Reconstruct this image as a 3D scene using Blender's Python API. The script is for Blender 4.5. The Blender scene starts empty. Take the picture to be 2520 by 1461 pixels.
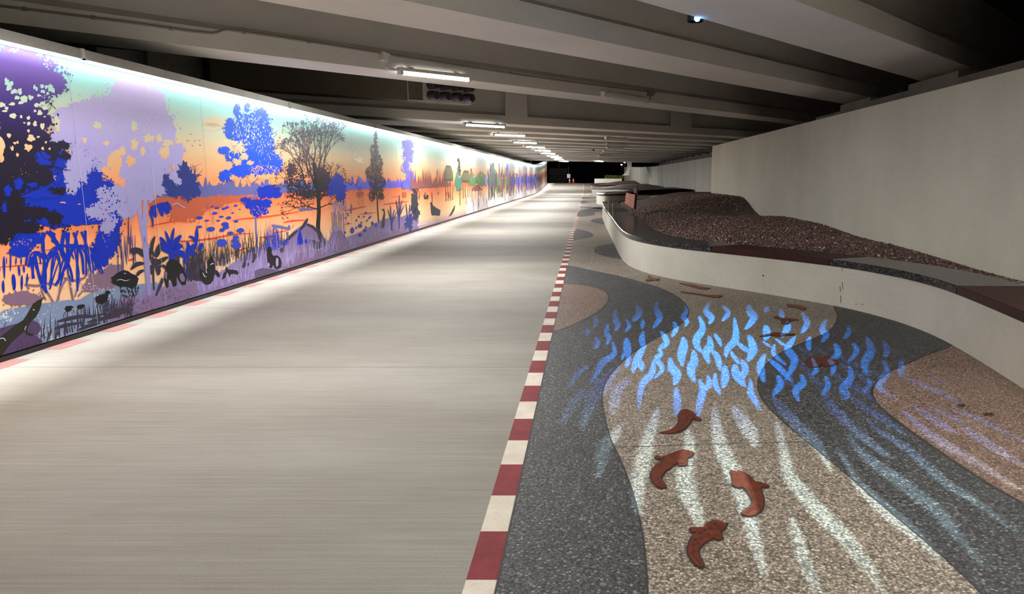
import bpy, bmesh, math, random
from mathutils import Vector, Matrix
from mathutils.geometry import delaunay_2d_cdt
random.seed(7)
sc = bpy.context.scene
COL = sc.collection
# ------------------------------------------------------------------ surveying helpers
# focal length, pitch and eye height recovered from the photo; used to turn measured image points into points on real planes
FPX, TH, X0, YH, EYE = 1900.0, math.radians(10.2), 1445.0, 437.0, 1.6
Y0 = YH + FPX * math.tan(TH)
CT, ST = math.cos(TH), math.sin(TH)
def ray(px, py):
    u, v = (px - X0) / FPX, (py - Y0) / FPX
    return Vector((u, CT - v * ST, -ST - v * CT))
def G(px, py, z=0.0):                      # on a horizontal plane
    d = ray(px, py); t = (z - EYE) / d.z
    return Vector((d.x * t, d.y * t, z))
def W(px, py, X):                          # on a wall parallel to the path
    d = ray(px, py); t = X / d.x
    return Vector((X, d.y * t, EYE + d.z * t))
def SK(px, py, ya, k):                     # on a skewed vertical plane y = ya + k x
    d = ray(px, py); t = ya / (d.y - k * d.x)
    return Vector((d.x * t, d.y * t, EYE + d.z * t))
def ATY(px, py, y):
    d = ray(px, py); t = y / d.y
    return Vector((d.x * t, y, EYE + d.z * t))
def gz(y):                                 # the path climbs a little at the far end
    T = [(74, 0), (80, .06), (89, .29), (95, .55), (101, .84), (106, .9), (140, .5)]
    if y <= 74: return 0.0
    for (a, b), (c, d) in zip(T, T[1:]):
        if y <= c: return b + (d - b) * (y - a) / (c - a)
    return .5
def sst(a, b, x):
    t = max(0., min(1., (x - a) / (b - a))); return t * t * (3 - 2 * t)
# ------------------------------------------------------------------ materials
def lin(c):
    f = lambda v: v / 12.92 if v <= .04045 else ((v + .055) / 1.055) ** 2.4
    return tuple(f(v / 255.) for v in c) + (1.,)
def newmat(name):
    m = bpy.data.materials.new(name); m.use_nodes = True
    nt = m.node_tree; return m, nt, nt.nodes['Principled BSDF']
def mat(name, rgb, rough=.6, metal=0., spec=.5, emit=0., ecol=None):
    m, nt, p = newmat(name)
    p.inputs['Base Color'].default_value = lin(rgb)
    p.inputs['Roughness'].default_value = rough; p.inputs['Metallic'].default_value = metal
    p.inputs['Specular IOR Level'].default_value = spec
    if emit:
        p.inputs['Emission Color'].default_value = lin(ecol or rgb); p.inputs['Emission Strength'].default_value = emit
    return m
class N:
    """tiny node helper"""
    def __init__(s, nt): s.nt = nt
    def n(s, t, **kw):
        o = s.nt.nodes.new(t)
        for k, v in kw.items(): setattr(o, k, v)
        return o
    def l(s, a, b): s.nt.links.new(a, b)
    def coord(s, scale=(1, 1, 1), rot=(0, 0, 0)):
        t = s.n('ShaderNodeTexCoord'); m = s.n('ShaderNodeMapping')
        m.inputs['Scale'].default_value = scale; m.inputs['Rotation'].default_value = rot
        s.l(t.outputs['Object'], m.inputs['Vector']); return m.outputs[0]
    def noise(s, vec, scale, detail=4, rough=.55):
        t = s.n('ShaderNodeTexNoise'); t.inputs['Scale'].default_value = scale
        t.inputs['Detail'].default_value = detail; t.inputs['Roughness'].default_value = rough
        s.l(vec, t.inputs['Vector']); return t.outputs[0]
    def vor(s, vec, scale, feature='F1'):
        t = s.n('ShaderNodeTexVoronoi', feature=feature); t.inputs['Scale'].default_value = scale
        s.l(vec, t.inputs['Vector']); return t
    def ramp(s, fac, stops, interp='LINEAR'):
        r = s.n('ShaderNodeValToRGB'); r.color_ramp.interpolation = interp
        e = r.color_ramp.elements
        while len(e) < len(stops): e.new(.5)
        for q, (p, c) in zip(e, stops): q.position = p; q.color = lin(c)
        s.l(fac, r.inputs[0]); return r.outputs[0]
    def mix(s, fac, a, b, mode='MIX'):
        m = s.n('ShaderNodeMix', data_type='RGBA', blend_type=mode)
        if isinstance(fac, (int, float)): m.inputs[0].default_value = fac
        else: s.l(fac, m.inputs[0])
        for v, k in ((a, 6), (b, 7)):
            if isinstance(v, tuple): m.inputs[k].default_value = v if len(v) == 4 else lin(v)
            else: s.l(v, m.inputs[k])
        return m.outputs[2]
    def math(s, op, a, b=None):
        m = s.n('ShaderNodeMath', operation=op)
        for v, k in ((a, 0), (b, 1)):
            if v is None: continue
            if isinstance(v, (int, float)): m.inputs[k].default_value = v
            else: s.l(v, m.inputs[k])
        return m.outputs[0]
    def bump(s, h, strength, dist, p):
        b = s.n('ShaderNodeBump'); b.inputs['Strength'].default_value = strength; b.inputs['Distance'].default_value = dist
        s.l(h, b.inputs['Height']); s.l(b.outputs[0], p.inputs['Normal'])
G3 = lambda v: (v, v, v)
def concrete(name, a, b, scale=1.2, streak=None, rough=.8, bump=.15):
    m, nt, p = newmat(name); k = N(nt)
    co = k.coord(streak or (1, 1, 1))
    n1 = k.noise(co, scale, 6, .6); n2 = k.noise(k.coord(), 45, 3)
    c = k.ramp(n1, [(.32, a), (.68, b)])
    c = k.mix(.25, c, k.ramp(n2, [(.3, G3(90)), (.7, G3(200))]), 'SOFT_LIGHT')
    k.l(c, p.inputs['Base Color']); p.inputs['Roughness'].default_value = rough
    p.inputs['Specular IOR Level'].default_value = .25
    k.bump(n2, bump, .004, p); return m
def road_mat():
    m, nt, p = newmat('brushed_concrete'); k = N(nt)
    fine = k.noise(k.coord((.8, 46, 1)), 1.0, 8, .65)          # brush lines across the path
    fine2 = k.noise(k.coord((2.2, 150, 1)), 1.0, 4, .6)
    bands = k.noise(k.coord((.12, 1.1, 1)), 1.0, 4, .5)
    blot = k.noise(k.coord((.5, .8, 1)), .8, 5, .6)
    grit = k.noise(k.coord(), 120, 2)
    c = k.ramp(blot, [(.3, (147, 142, 134)), (.7, (164, 161, 155))])
    c = k.mix(.4, c, k.ramp(bands, [(.33, (116, 110, 102)), (.5, (150, 150, 150)), (.7, (172, 171, 168))]), 'SOFT_LIGHT')
    c = k.mix(.34, c, k.ramp(fine, [(.3, G3(70)), (.52, G3(150)), (.7, G3(200))]), 'SOFT_LIGHT')
    c = k.mix(.3, c, k.ramp(fine2, [(.3, G3(80)), (.7, G3(190))]), 'SOFT_LIGHT')
    c = k.mix(.3, c, k.ramp(grit, [(.3, G3(80)), (.7, G3(190))]), 'SOFT_LIGHT')
    # construction joints every 3.6 m
    t = k.n('ShaderNodeTexCoord'); sx = k.n('ShaderNodeSeparateXYZ'); k.l(t.outputs['Object'], sx.inputs[0])
    w = k.math('PINGPONG', k.math('ADD', sx.outputs[1], .75), 3.6)
    j = k.math('LESS_THAN', w, .007)
    c = k.mix(j, c, (92, 86, 78))
    k.l(c, p.inputs['Base Color']); p.inputs['Roughness'].default_value = .75; p.inputs['Specular IOR Level'].default_value = .3
    k.bump(k.math('ADD', fine2, k.math('MULTIPLY', fine, 1.5)), .35, .004, p); return m
def aggregate(name, dark, mid, light, scale=85):
    m, nt, p = newmat(name); k = N(nt); co = k.coord()
    v = k.vor(co, scale)
    s = k.n('ShaderNodeSeparateColor'); k.l(v.outputs['Color'], s.inputs[0])
    c = k.ramp(s.outputs[0], [(.0, dark), (.45, mid), (.8, mid), (1., light)])
    edge = k.ramp(v.outputs['Distance'], [(.25, G3(255)), (.75, G3(70))])
    c = k.mix(.75, c, edge, 'MULTIPLY')
    bl = k.noise(k.coord(), 1.3, 4)
    c = k.mix(.35, c, k.ramp(bl, [(.3, G3(95)), (.7, G3(165))]), 'SOFT_LIGHT')
    k.l(c, p.inputs['Base Color']); p.inputs['Roughness'].default_value = .6; p.inputs['Specular IOR Level'].default_value = .35
    k.bump(k.math('SUBTRACT', 1., v.outputs['Distance']), .5, .004, p)
    return m
def granite():
    m, nt, p = newmat('polished_black_granite'); k = N(nt)
    v = k.vor(k.coord(), 140); s = k.n('ShaderNodeSeparateColor'); k.l(v.outputs['Color'], s.inputs[0])
    c = k.ramp(s.outputs[1], [(.0, (20, 20, 22)), (.8, (34, 34, 36)), (.9, (62, 62, 64)), (.985, (150, 150, 150))])
    k.l(c, p.inputs['Base Color']); p.inputs['Roughness'].default_value = .22; p.inputs['Specular IOR Level'].default_value = .13
    return m
M = {}
M['road'] = road_mat()
M['beige'] = aggregate('beige_pebble_wash', (104, 94, 83), (165, 153, 138), (216, 205, 190))
M['grey'] = aggregate('charcoal_pebble_wash', (47, 48, 49), (82, 83, 84), (142, 143, 143))
M['pink'] = aggregate('pink_pebble_wash', (100, 80, 70), (148, 122, 108), (190, 168, 152))
M['divider'] = mat('black_divider', (34, 33, 33), .7)
M['joint'] = mat('joint_sealant', (70, 64, 58), .8)
M['red'] = concrete('oxide_red_paint', (104, 28, 36), (122, 38, 46), 6, None, .7)
M['pinkred'] = concrete('overlit_red_paint', (136, 96, 93), (150, 108, 104), 6, None, .7)  # red paled so the colour carries the overexposure under the strip light
M['cream'] = concrete('cream_paint', (186, 178, 164), (204, 197, 184), 6, None, .7)
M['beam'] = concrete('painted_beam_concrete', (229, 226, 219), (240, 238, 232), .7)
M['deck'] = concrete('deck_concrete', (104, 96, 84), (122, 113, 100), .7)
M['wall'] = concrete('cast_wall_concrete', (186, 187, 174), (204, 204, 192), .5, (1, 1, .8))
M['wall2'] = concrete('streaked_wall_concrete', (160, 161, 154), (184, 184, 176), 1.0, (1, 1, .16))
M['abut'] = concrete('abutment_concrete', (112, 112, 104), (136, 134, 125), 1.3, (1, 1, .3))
M['plaster'] = concrete('white_plaster', (178, 177, 166), (192, 191, 181), 1.0)
M['hood'] = concrete('grey_hood_metal', (178, 176, 170), (192, 190, 185), 2)
M['black'] = mat('black_skirting', (12, 11, 11), .5)
M['grime'] = mat('grime', (44, 40, 34), .9)
M['granite'] = granite()
def timber():
    m, nt, p = newmat('red_brown_slab'); k = N(nt)
    n = k.noise(k.coord((3, 3, 1)), 8, 5)
    k.l(k.ramp(n, [(.3, (40, 19, 16)), (.7, (60, 29, 24))]), p.inputs['Base Color'])
    p.inputs['Roughness'].default_value = .5; p.inputs['Specular IOR Level'].default_value = .14; return m
M['slab'] = timber()
def gravel_mat():
    m, nt, p = newmat('river_gravel'); k = N(nt)
    v = k.vor(k.coord(), 26); s = k.n('ShaderNodeSeparateColor'); k.l(v.outputs['Color'], s.inputs[0])
    c = k.ramp(s.outputs[0], [(0, (70, 48, 42)), (.6, (112, 84, 76)), (1, (160, 134, 122))])
    c = k.mix(.85, c, k.ramp(v.outputs['Distance'], [(.2, G3(255)), (.7, G3(40))]), 'MULTIPLY')
    k.l(c, p.inputs['Base Color']); p.inputs['Roughness'].default_value = .7
    k.bump(k.math('SUBTRACT', 1., v.outputs['Distance']), 1., .03, p); return m
M['gravel'] = gravel_mat()
def pebble_mat():
    m, nt, p = newmat('brown_pebble'); k = N(nt)
    a = k.n('ShaderNodeAttribute', attribute_name='tint')
    k.l(k.ramp(a.outputs['Fac'], [(0, (62, 42, 38)), (.6, (108, 80, 74)), (.9, (140, 114, 104)), (1, (196, 176, 160))]), p.inputs['Base Color'])
    p.inputs['Roughness'].default_value = .6; return m
M['pebble'] = pebble_mat()
M['lamp_white'] = mat('lamp_housing', (232, 231, 228), .5)
M['lamp_off'] = mat('unlit_diffuser', (240, 240, 240), .35)
M['lit'] = mat('lit_diffuser', (255, 255, 255), .5, emit=45., ecol=(255, 249, 240))
M['lit_far'] = mat('lit_diffuser_far', (255, 255, 255), .5, emit=520., ecol=(255, 249, 240))
M['strip'] = mat('led_strip_lens', (255, 255, 255), .5, emit=4.8, ecol=(250, 252, 255))
M['conduit'] = mat('painted_conduit', (150, 143, 133), .5)
M['drum'] = mat('drum_grey', (84, 78, 84), .5)
M['drumface'] = mat('drum_face', (58, 52, 58), .5)
M['boxgrey'] = concrete('box_grey', (136, 126, 112), (148, 138, 124), 1.)
M['copper'] = None
M['housing'] = mat('projector_black', (26, 26, 28), .4)
M['bluelens'] = mat('projector_lens_glow', (40, 130, 255), .3, emit=30., ecol=(90, 170, 255))
M['signred'] = concrete('terracotta_tile', (150, 100, 86), (172, 120, 104), 5)
M['signdark'] = mat('sign_edge', (52, 32, 30), .6)
M['steel'] = mat('brushed_steel', (170, 168, 164), .35, .8)
M['night'] = mat('night_fence', (40, 40, 42), .8)
M['nightdark'] = mat('night_gate', (22, 22, 24), .8)
M['coneor'] = mat('cone_orange', (190, 60, 24), .6)
M['white'] = mat('white_paint', (225, 225, 222), .5)
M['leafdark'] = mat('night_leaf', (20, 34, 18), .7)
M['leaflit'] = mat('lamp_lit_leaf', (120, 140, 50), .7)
M['bark'] = mat('bark', (40, 34, 28), .9)
M['deadleaf'] = mat('dead_leaf', (40, 26, 18), .8)
def copper():
    m, nt, p = newmat('patinated_copper'); k = N(nt)
    n = k.noise(k.coord(), 14, 5)
    k.l(k.ramp(n, [(.3, (112, 56, 40)), (.7, (142, 78, 58))]), p.inputs['Base Color'])
    p.inputs['Metallic'].default_value = .88; p.inputs['Roughness'].default_value = .55; return m
M['copper'] = copper()
M['copdark'] = mat('copper_etching', (70, 32, 24), .5, .3)
# ------------------------------------------------------------------ object helpers
def tag(o, label=None, cat=None, group=None, kind=None):
    if label: o['label'] = label
    if cat: o['category'] = cat
    if group: o['group'] = group
    if kind: o['kind'] = kind
    return o
def link(name, me, parent=None, loc=None):
    o = bpy.data.objects.new(name, me); COL.objects.link(o)
    if parent: o.parent = parent
    if loc is not None: o.location = loc
    return o
def mesh(name, verts, faces, mats, parent=None, loc=None, fm=None, smooth=False):
    me = bpy.data.meshes.new(name); me.from_pydata([tuple(v) for v in verts], [], faces)
    for m in (mats if isinstance(mats, (list, tuple)) else [mats]): me.materials.append(m)
    if fm: me.polygons.foreach_set('material_index', fm)
    if smooth: me.polygons.foreach_set('use_smooth', [True] * len(me.polygons))
    me.update(); return link(name, me, parent, loc)
def empty(name, loc=(0, 0, 0)):
    o = bpy.data.objects.new(name, None); COL.objects.link(o); o.location = loc; o.empty_display_size = .2; return o
class MB:
    def __init__(s): s.v, s.f, s.m = [], [], []
    def add(s, vs, fs, mi=0):
        b = len(s.v); s.v += [tuple(v) for v in vs]
        s.f += [tuple(i + b for i in f) for f in fs]; s.m += [mi] * len(fs); return s
    def box(s, a, b, mi=0, mtx=None):
        (x0, y0, z0), (x1, y1, z1) = a, b
        vs = [Vector(p) for p in ((x0, y0, z0), (x1, y0, z0), (x1, y1, z0), (x0, y1, z0), (x0, y0, z1), (x1, y0, z1), (x1, y1, z1), (x0, y1, z1))]
        if mtx: vs = [mtx @ v for v in vs]
        return s.add(vs, [(0, 3, 2, 1), (4, 5, 6, 7), (0, 1, 5, 4), (1, 2, 6, 5), (2, 3, 7, 6), (3, 0, 4, 7)], mi)
    def prism(s, poly, z0, z1, mi=0, top=None, bot=True):
        n = len(poly)
        a = sum(poly[i][0] * poly[(i + 1) % n][1] - poly[(i + 1) % n][0] * poly[i][1] for i in range(n))
        if a < 0: poly = poly[::-1]
        vs = [(p[0], p[1], z0) for p in poly] + [(p[0], p[1], z1) for p in poly]
        fs = [tuple(range(n, 2 * n))] + ([tuple(range(n - 1, -1, -1))] if bot else [])
        fs += [(i, (i + 1) % n, n + (i + 1) % n, n + i) for i in range(n)]
        return s.add(vs, fs, mi)
    def tube(s, pts, r, seg=8, mi=0, caps=True):
        pts = [Vector(p) for p in pts]; rings = []
        for i, p in enumerate(pts):
            d = (pts[min(i + 1, len(pts) - 1)] - pts[max(i - 1, 0)]).normalized()
            u = d.cross(Vector((0, 0, 1)));  u = u if u.length > .01 else Vector((1, 0, 0)); u.normalize(); w = d.cross(u)
            rr = r[i] if isinstance(r, (list, tuple)) else r
            rings.append([p + (u * math.cos(2 * math.pi * k / seg) + w * math.sin(2 * math.pi * k / seg)) * rr for k in range(seg)])
        vs = [v for q in rings for v in q]; fs = []
        for i in range(len(pts) - 1):
            for k in range(seg):
                fs.append((i * seg + k, i * seg + (k + 1) % seg, (i + 1) * seg + (k + 1) % seg, (i + 1) * seg + k))
        if caps: fs += [tuple(range(seg - 1, -1, -1)), tuple(range((len(pts) - 1) * seg, len(pts) * seg))]
        return s.add(vs, fs, mi)
    def build(s, name, mats, parent=None, loc=None, smooth=False):
        return mesh(name, s.v, s.f, mats, parent, loc, s.m, smooth)
def bevel(o, w=.01, seg=2):
    b = o.modifiers.new('bevel', 'BEVEL'); b.width = w; b.segments = seg; b.limit_method = 'ANGLE'; return o
def crom(pts, n=8, closed=False):
    P = [Vector(p) for p in pts]; out = []
    L = len(P)
    for i in range(L if closed else L - 1):
        g = lambda j: P[j % L] if closed else P[max(0, min(L - 1, j))]
        p0, p1, p2, p3 = g(i - 1), g(i), g(i + 1), g(i + 2)
        for k in range(n):
            t = k / n
            out.append(.5 * ((2 * p1) + (p2 - p0) * t + (2 * p0 - 5 * p1 + 4 * p2 - p3) * t * t + (3 * p1 - p0 - 3 * p2 + p3) * t ** 3))
    if not closed: out.append(P[-1])
    return out
STRUCT = lambda o, label, cat: tag(o, label, cat, kind='structure')
# ------------------------------------------------------------------ measured places
XW = -5.18                                  # mural wall
XR, XF = 4.45, 6.5                          # near and far retaining walls on the other side
SOFF = 3.2                                  # underside of the bridge beams
WTOP = 2.76
YS = [-9, -4, 0, 10, 20, 40, 60, 74, 77, 80, 83, 86, 89, 92, 95, 98, 101, 106, 120, 140]
def strip_mesh(name, xa, xb, m, dz=0., ys=YS):
    vs, fs = [], []
    for y in ys:
        vs += [(xa, y, gz(y) + dz), (xb, y, gz(y) + dz)]
    for i in range(len(ys) - 1): fs.append((2 * i, 2 * i + 1, 2 * i + 3, 2 * i + 2))
    return mesh(name, vs, fs, m)
# ================================================================== FLOOR
STRUCT(strip_mesh('floor', -10.5, -.49, M['road']), 'pale brushed concrete path running along the mural wall', 'path')
STRUCT(strip_mesh('floor_pebble_wash', -.36, 12., M['beige']), 'beige pebble-wash paving between the red and cream edging and the planters', 'paving')
def tiles(name, xa, xb, red, cream, dz=.0, y0=2.885, per=.842, red_len=.435, y_from=-6, y_to=100):
    vs, fs, fm = [], [], []
    k0 = int((y_from - y0) / per)
    y = y0 + k0 * per
    while y < y_to:
        for a, b, mi in ((y, y + red_len, 0), (y + red_len, y + per, 1)):
            if mi == 1 and cream is None: continue
            i = len(vs); vs += [(xa, a, gz(a) + dz), (xb, a, gz(a) + dz), (xb, b, gz(b) + dz), (xa, b, gz(b) + dz)]
            fs.append((i, i + 1, i + 2, i + 3)); fm.append(mi)
        y += per
    return mesh(name, vs, fs, [red] + ([cream] if cream else []), fm=fm)
STRUCT(tiles('trim_1', -.49, -.36, M['red'], M['cream']), 'edging strip of alternating dark red and cream blocks along the path', 'edging')
STRUCT(tiles('trim_2', XW + .02, XW + .2, M['pinkred'], None, .002, y0=7.15), 'row of red blocks in washed-out overlit colour on the path at the foot of the mural', 'edging')
def px_poly(zoff, pts):                    # image points in a zoomed crop -> frame
    ox, oy, k = zoff
    return [(ox + x / k, oy + y / k) for x, y in pts]
def floor_piece(name, px, m, label, dz=.0015, smooth=4, straight=False):
    pts = [G(*p) for p in px]
    if not straight: pts = crom(pts, smooth, True)
    a = sum(pts[i].x * pts[(i + 1) % len(pts)].y - pts[(i + 1) % len(pts)].x * pts[i].y for i in range(len(pts)))
    if a < 0: pts = pts[::-1]
    vs = [(p.x, p.y, dz) for p in pts]
    fs = [tuple(range(len(vs)))]; fm = [0]
    # thin black divider bead around the area
    n = len(pts); c = []
    for i in range(n):
        d = (pts[(i + 1) % n] - pts[i - 1]); nn = Vector((d.y, -d.x, 0)); nn = nn.normalized() if nn.length else nn
        c.append(nn)
    b = len(vs)
    vs += [(p.x, p.y, dz + .001) for p in pts] + [(p.x + q.x * .009, p.y + q.y * .009, dz + .001) for p, q in zip(pts, c)]
    for i in range(n):
        j = (i + 1) % n; fs.append((b + i, b + n + i, b + n + j, b + j)); fm.append(1)
    o = mesh(name, vs, fs, [m, M['divider']], fm=fm)
    return STRUCT(o, label, 'paving')
def edgex(py, x=-.355):                    # image x of the edging line at a given image row
    d = ray(X0, py); t = -EYE / d.z; return X0 + FPX * x / ((d.y * CT - d.z * ST) * t)
def both(px, on_edge):                     # snap points marked as lying on the edging
    return [(edgex(y), y) if i in on_edge else (x, y) for i, (x, y) in enumerate(px)]
D1 = [(1395, 653), (1435, 661), (1480, 670), (1530, 681), (1585, 696), (1635, 713), (1672, 734), (1692, 756), (1693, 774), (1676, 796), (1640, 818), (1595, 843), (1550, 873),
      (1512, 908), (1488, 942), (1480, 978), (1485, 1020), (1501, 1080), (1535, 1155), (1563, 1240), (1581, 1330), (1589, 1420), (1592, 1520), (1586, 1700)]
D1 += [(edgex(1700), 1700), (edgex(1461), 1461), (edgex(1200), 1200), (edgex(1000), 1000), (edgex(900), 900), (edgex(822), 822),
       (1375, 812), (1400, 803), (1440, 785), (1478, 762), (1497, 740), (1496, 724), (1480, 712), (1450, 704), (1415, 699), (edgex(697), 697), (edgex(670), 670)]
D1p = [(edgex(p[1]) + .5, p[1]) if i == 0 else p for i, p in enumerate(D1)]
floor_piece('floor_charcoal_pebble_wash', D1p, M['grey'], 'charcoal pebble-wash area sweeping from the edging around the pink tongue to the bottom of the photo', smooth=2)
P1p = [(edgex(696), 696), (1415, 698), (1450, 703), (1480, 711), (1498, 724), (1499, 740), (1480, 763), (1441, 787), (1400, 805), (1372, 815), (edgex(823), 823), (edgex(760), 760)]
floor_piece('floor_pink_pebble_wash', P1p, M['pink'], 'pink pebble-wash tongue beside the edging strip', .001, smooth=2)
D2 = [(2058, 745), (2062, 775), (2055, 800), (2035, 818), (2000, 834), (1955, 852), (1910, 876), (1880, 905), (1867, 938), (1869, 965), (1884, 993), (1920, 1030), (1985, 1085), (2060, 1145), (2140, 1215), (2230, 1290), (2330, 1375), (2420, 1461), (2500, 1540),
      (2700, 1500), (2640, 1310), (2520, 1240), (2440, 1195), (2340, 1130), (2240, 1060), (2185, 1018), (2152, 985), (2146, 958), (2162, 933), (2195, 911), (2235, 893), (2290, 870), (2352, 842), (2275, 808), (2180, 775)]
floor_piece('floor_charcoal_pebble_wash', D2, M['grey'], 'charcoal pebble-wash band curving from the planter wall to the lower corner of the photo', smooth=2)
P2p = [(2352, 843), (2290, 871), (2235, 894), (2195, 912), (2162, 934), (2146, 959), (2152, 986), (2185, 1019), (2240, 1061), (2340, 1131), (2440, 1196), (2520, 1241), (2640, 1311), (2760, 1300), (2800, 1150), (2700, 1040), (2530, 960), (2440, 905)]
floor_piece('floor_pink_pebble_wash', P2p, M['pink'], 'pink-brown pebble-wash area below the planter wall at the edge of the photo', .001, smooth=2)
floor_piece('floor_charcoal_pebble_wash', [(1463, 618), (1469, 608), (1484, 603), (1518, 599), (1545, 612), (1560, 640), (1533, 637), (1497, 632), (1472, 625)], M['grey'], 'charcoal pebble-wash teardrop at the foot of the white planter wall', smooth=3)
floor_piece('floor_charcoal_pebble_wash', [(edgex(564), 564), (1433, 566), (1450, 571), (1460, 579), (1446, 585), (1425, 588), (edgex(589), 589)], M['grey'], 'charcoal pebble-wash tongue at the edging opposite the bench corner', smooth=3)
floor_piece('floor_charcoal_pebble_wash', [(1454, 543), (1468, 538), (1488, 535.5), (1504, 540), (1504, 552), (1477, 550), (1462, 547)], M['grey'], 'small charcoal pebble-wash leaf shape by the long planter side', smooth=3)
floor_piece('floor_charcoal_pebble_wash', px_poly((1280, 300, 4.565), [(655, 1010), (720, 985), (850, 960), (960, 962), (960, 990), (880, 1003), (830, 1020), (840, 1040), (780, 1055), (648, 1062)]), M['grey'], 'long charcoal pebble-wash patch crossing towards the planter end', smooth=3)
floor_piece('floor_charcoal_pebble_wash', px_poly((1280, 300, 4.565), [(688, 885), (720, 882), (780, 900), (735, 908), (680, 912)]), M['grey'], 'tiny charcoal pebble-wash tongue far along the edging', smooth=3)
floor_piece('floor_charcoal_pebble_wash', px_poly((1280, 300, 4.565), [(693, 850), (760, 842), (900, 838), (900, 850), (800, 860), (693, 864)]), M['grey'], 'charcoal pebble-wash stripe in front of the second planter', smooth=3)
floor_piece('floor_charcoal_pebble_wash', px_poly((1280, 300, 4.565), [(672, 948), (800, 955), (960, 968), (960, 975), (780, 968), (672, 955)]), M['grey'], 'thin charcoal pebble-wash line beside the first planter end', smooth=2)
# expansion joint across the beige area
ja, jb = G(1515, 1100), G(1993, 1086)
mb = MB(); d = (jb - ja).normalized(); nn = Vector((-d.y, d.x, 0)) * .005
mb.add([ja - nn + Vector((0, 0, .002)), jb - nn + Vector((0, 0, .002)), jb + nn + Vector((0, 0, .002)), ja + nn + Vector((0, 0, .002))], [(0, 1, 2, 3)])
STRUCT(mb.build('trim_3', M['joint']), 'thin dark joint line crossing the beige paving between the fish', 'joint')
# ================================================================== WALLS
def runwall(name, x0, x1, ya, yb, z1, m, follow=True):
    ys = [y for y in YS if ya < y < yb]; ys = [ya] + ys + [yb]
    vs, fs = [], []
    for y in ys:
        g = gz(y) if follow else 0
        vs += [(x0, y, g - .1), (x1, y, g - .1), (x1, y, g + z1), (x0, y, g + z1)]
    n = len(ys)
    for i in range(n - 1):
        for k in range(4): fs.append((4 * i + k, 4 * i + (k + 1) % 4, 4 * i + 4 + (k + 1) % 4, 4 * i + 4 + k))
    fs += [(3, 2, 1, 0), (4 * n - 4, 4 * n - 3, 4 * n - 2, 4 * n - 1)]
    return mesh(name, vs, fs, m)
STRUCT(runwall('wall_left', XW - .35, XW - .03, -6, 101, WTOP, M['hood']), 'plain wall carrying the long mural', 'wall')
def hood():
    mb = MB(); ys = [-6] + [y for y in YS if -6 < y < 101] + [101]
    for a, b in zip(ys, ys[1:]):
        for (xa, xb, z0, z1) in ((XW - .35, XW + .15, .005, .1),):
            vs = [(xa, a, gz(a) + WTOP + z0), (xb, a, gz(a) + WTOP + z0), (xb, b, gz(b) + WTOP + z0), (xa, b, gz(b) + WTOP + z0), (xa, a, gz(a) + WTOP + z1), (xb, a, gz(a) + WTOP + z1), (xb, b, gz(b) + WTOP + z1), (xa, b, gz(b) + WTOP + z1)]
            mb.add(vs, [(0, 3, 2, 1), (4, 5, 6, 7), (0, 1, 5, 4), (1, 2, 6, 5), (2, 3, 7, 6), (3, 0, 4, 7)])
    return mb.build('trim_4', M['hood'])
STRUCT(hood(), 'grey metal hood running along the top of the mural', 'hood')
mb = MB(); ys = [-6] + [y for y in YS if -6 < y < 101] + [101]
for a, b in zip(ys, ys[1:]):
    xa, xb = XW - .03, XW + .03
    vs = [(xa, a, gz(a)), (xb, a, gz(a)), (xb, b, gz(b)), (xa, b, gz(b)), (xa, a, gz(a) + .042), (xb, a, gz(a) + .042), (xb, b, gz(b) + .042), (xa, b, gz(b) + .042)]
    mb.add(vs, [(0, 3, 2, 1), (4, 5, 6, 7), (0, 1, 5, 4), (1, 2, 6, 5), (2, 3, 7, 6), (3, 0, 4, 7)])
STRUCT(mb.build('baseboard_left', M['black']), 'black skirting strip under the mural', 'skirting')
# hood fixings
for px, py, lab in ((204, 140, 'short white bracket standing on the mural hood above the first joint'), (713, 262, 'small grey bracket on the mural hood above the bare tree'), (923, 312, 'thin bracket on the mural hood above the narrow dark tree')):
    p = W(px, py, XW + .16); mb = MB(); mb.box((-.012, -.02, -.03), (.012, .02, .08)); mb.box((-.012, -.035, -.03), (.012, .035, -.015))
    tag(mb.build('hood_bracket', M['white'] if px == 204 else M['hood'], loc=p), lab, 'bracket')
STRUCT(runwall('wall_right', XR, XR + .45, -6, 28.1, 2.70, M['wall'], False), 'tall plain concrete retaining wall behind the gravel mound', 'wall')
def farwall():
    pts = [(XF, 27), (XF, 60), (6.45, 76), (6.1, 90), (5.3, 101), (4.9, 104)]
    mb = MB()
    for (a, b) in zip(pts, pts[1:]):
        za, zb = 2.66 + gz(a[1]) * .35, 2.66 + gz(b[1]) * .35
        vs = [(a[0], a[1], 0), (b[0], b[1], 0), (b[0] + .45, b[1], 0), (a[0] + .45, a[1], 0), (a[0], a[1], za), (b[0], b[1], zb), (b[0] + .45, b[1], zb), (a[0] + .45, a[1], za)]
        mb.add(vs, [(0, 3, 2, 1), (4, 5, 6, 7), (0, 1, 5, 4), (1, 2, 6, 5), (2, 3, 7, 6), (3, 0, 4, 7)])
    return mb.build('wall_right_far', M['wall2'])
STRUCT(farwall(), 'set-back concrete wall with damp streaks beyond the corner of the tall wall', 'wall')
def abut(name, x, y0, y1, zs):
    mb = MB(); n = len(zs); st = (y1 - y0) / n
    for i, z in enumerate(zs): mb.box((x, y0 + i * st, 0), (x + .5, y0 + (i + 1) * st + .002, z))
    return mb.build(name, M['abut'])
STRUCT(abut('wall_abutment', XR + .9, -6, 18.6, [3.12, 3.05, 3.12, 3.05, 3.14, 3.06, 3.12, 3.02, 3.13, 3.02, 3.12, 3.03, 3.1, 2.98]), 'stepped concrete bearing ledge showing above the tall wall', 'wall')
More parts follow.
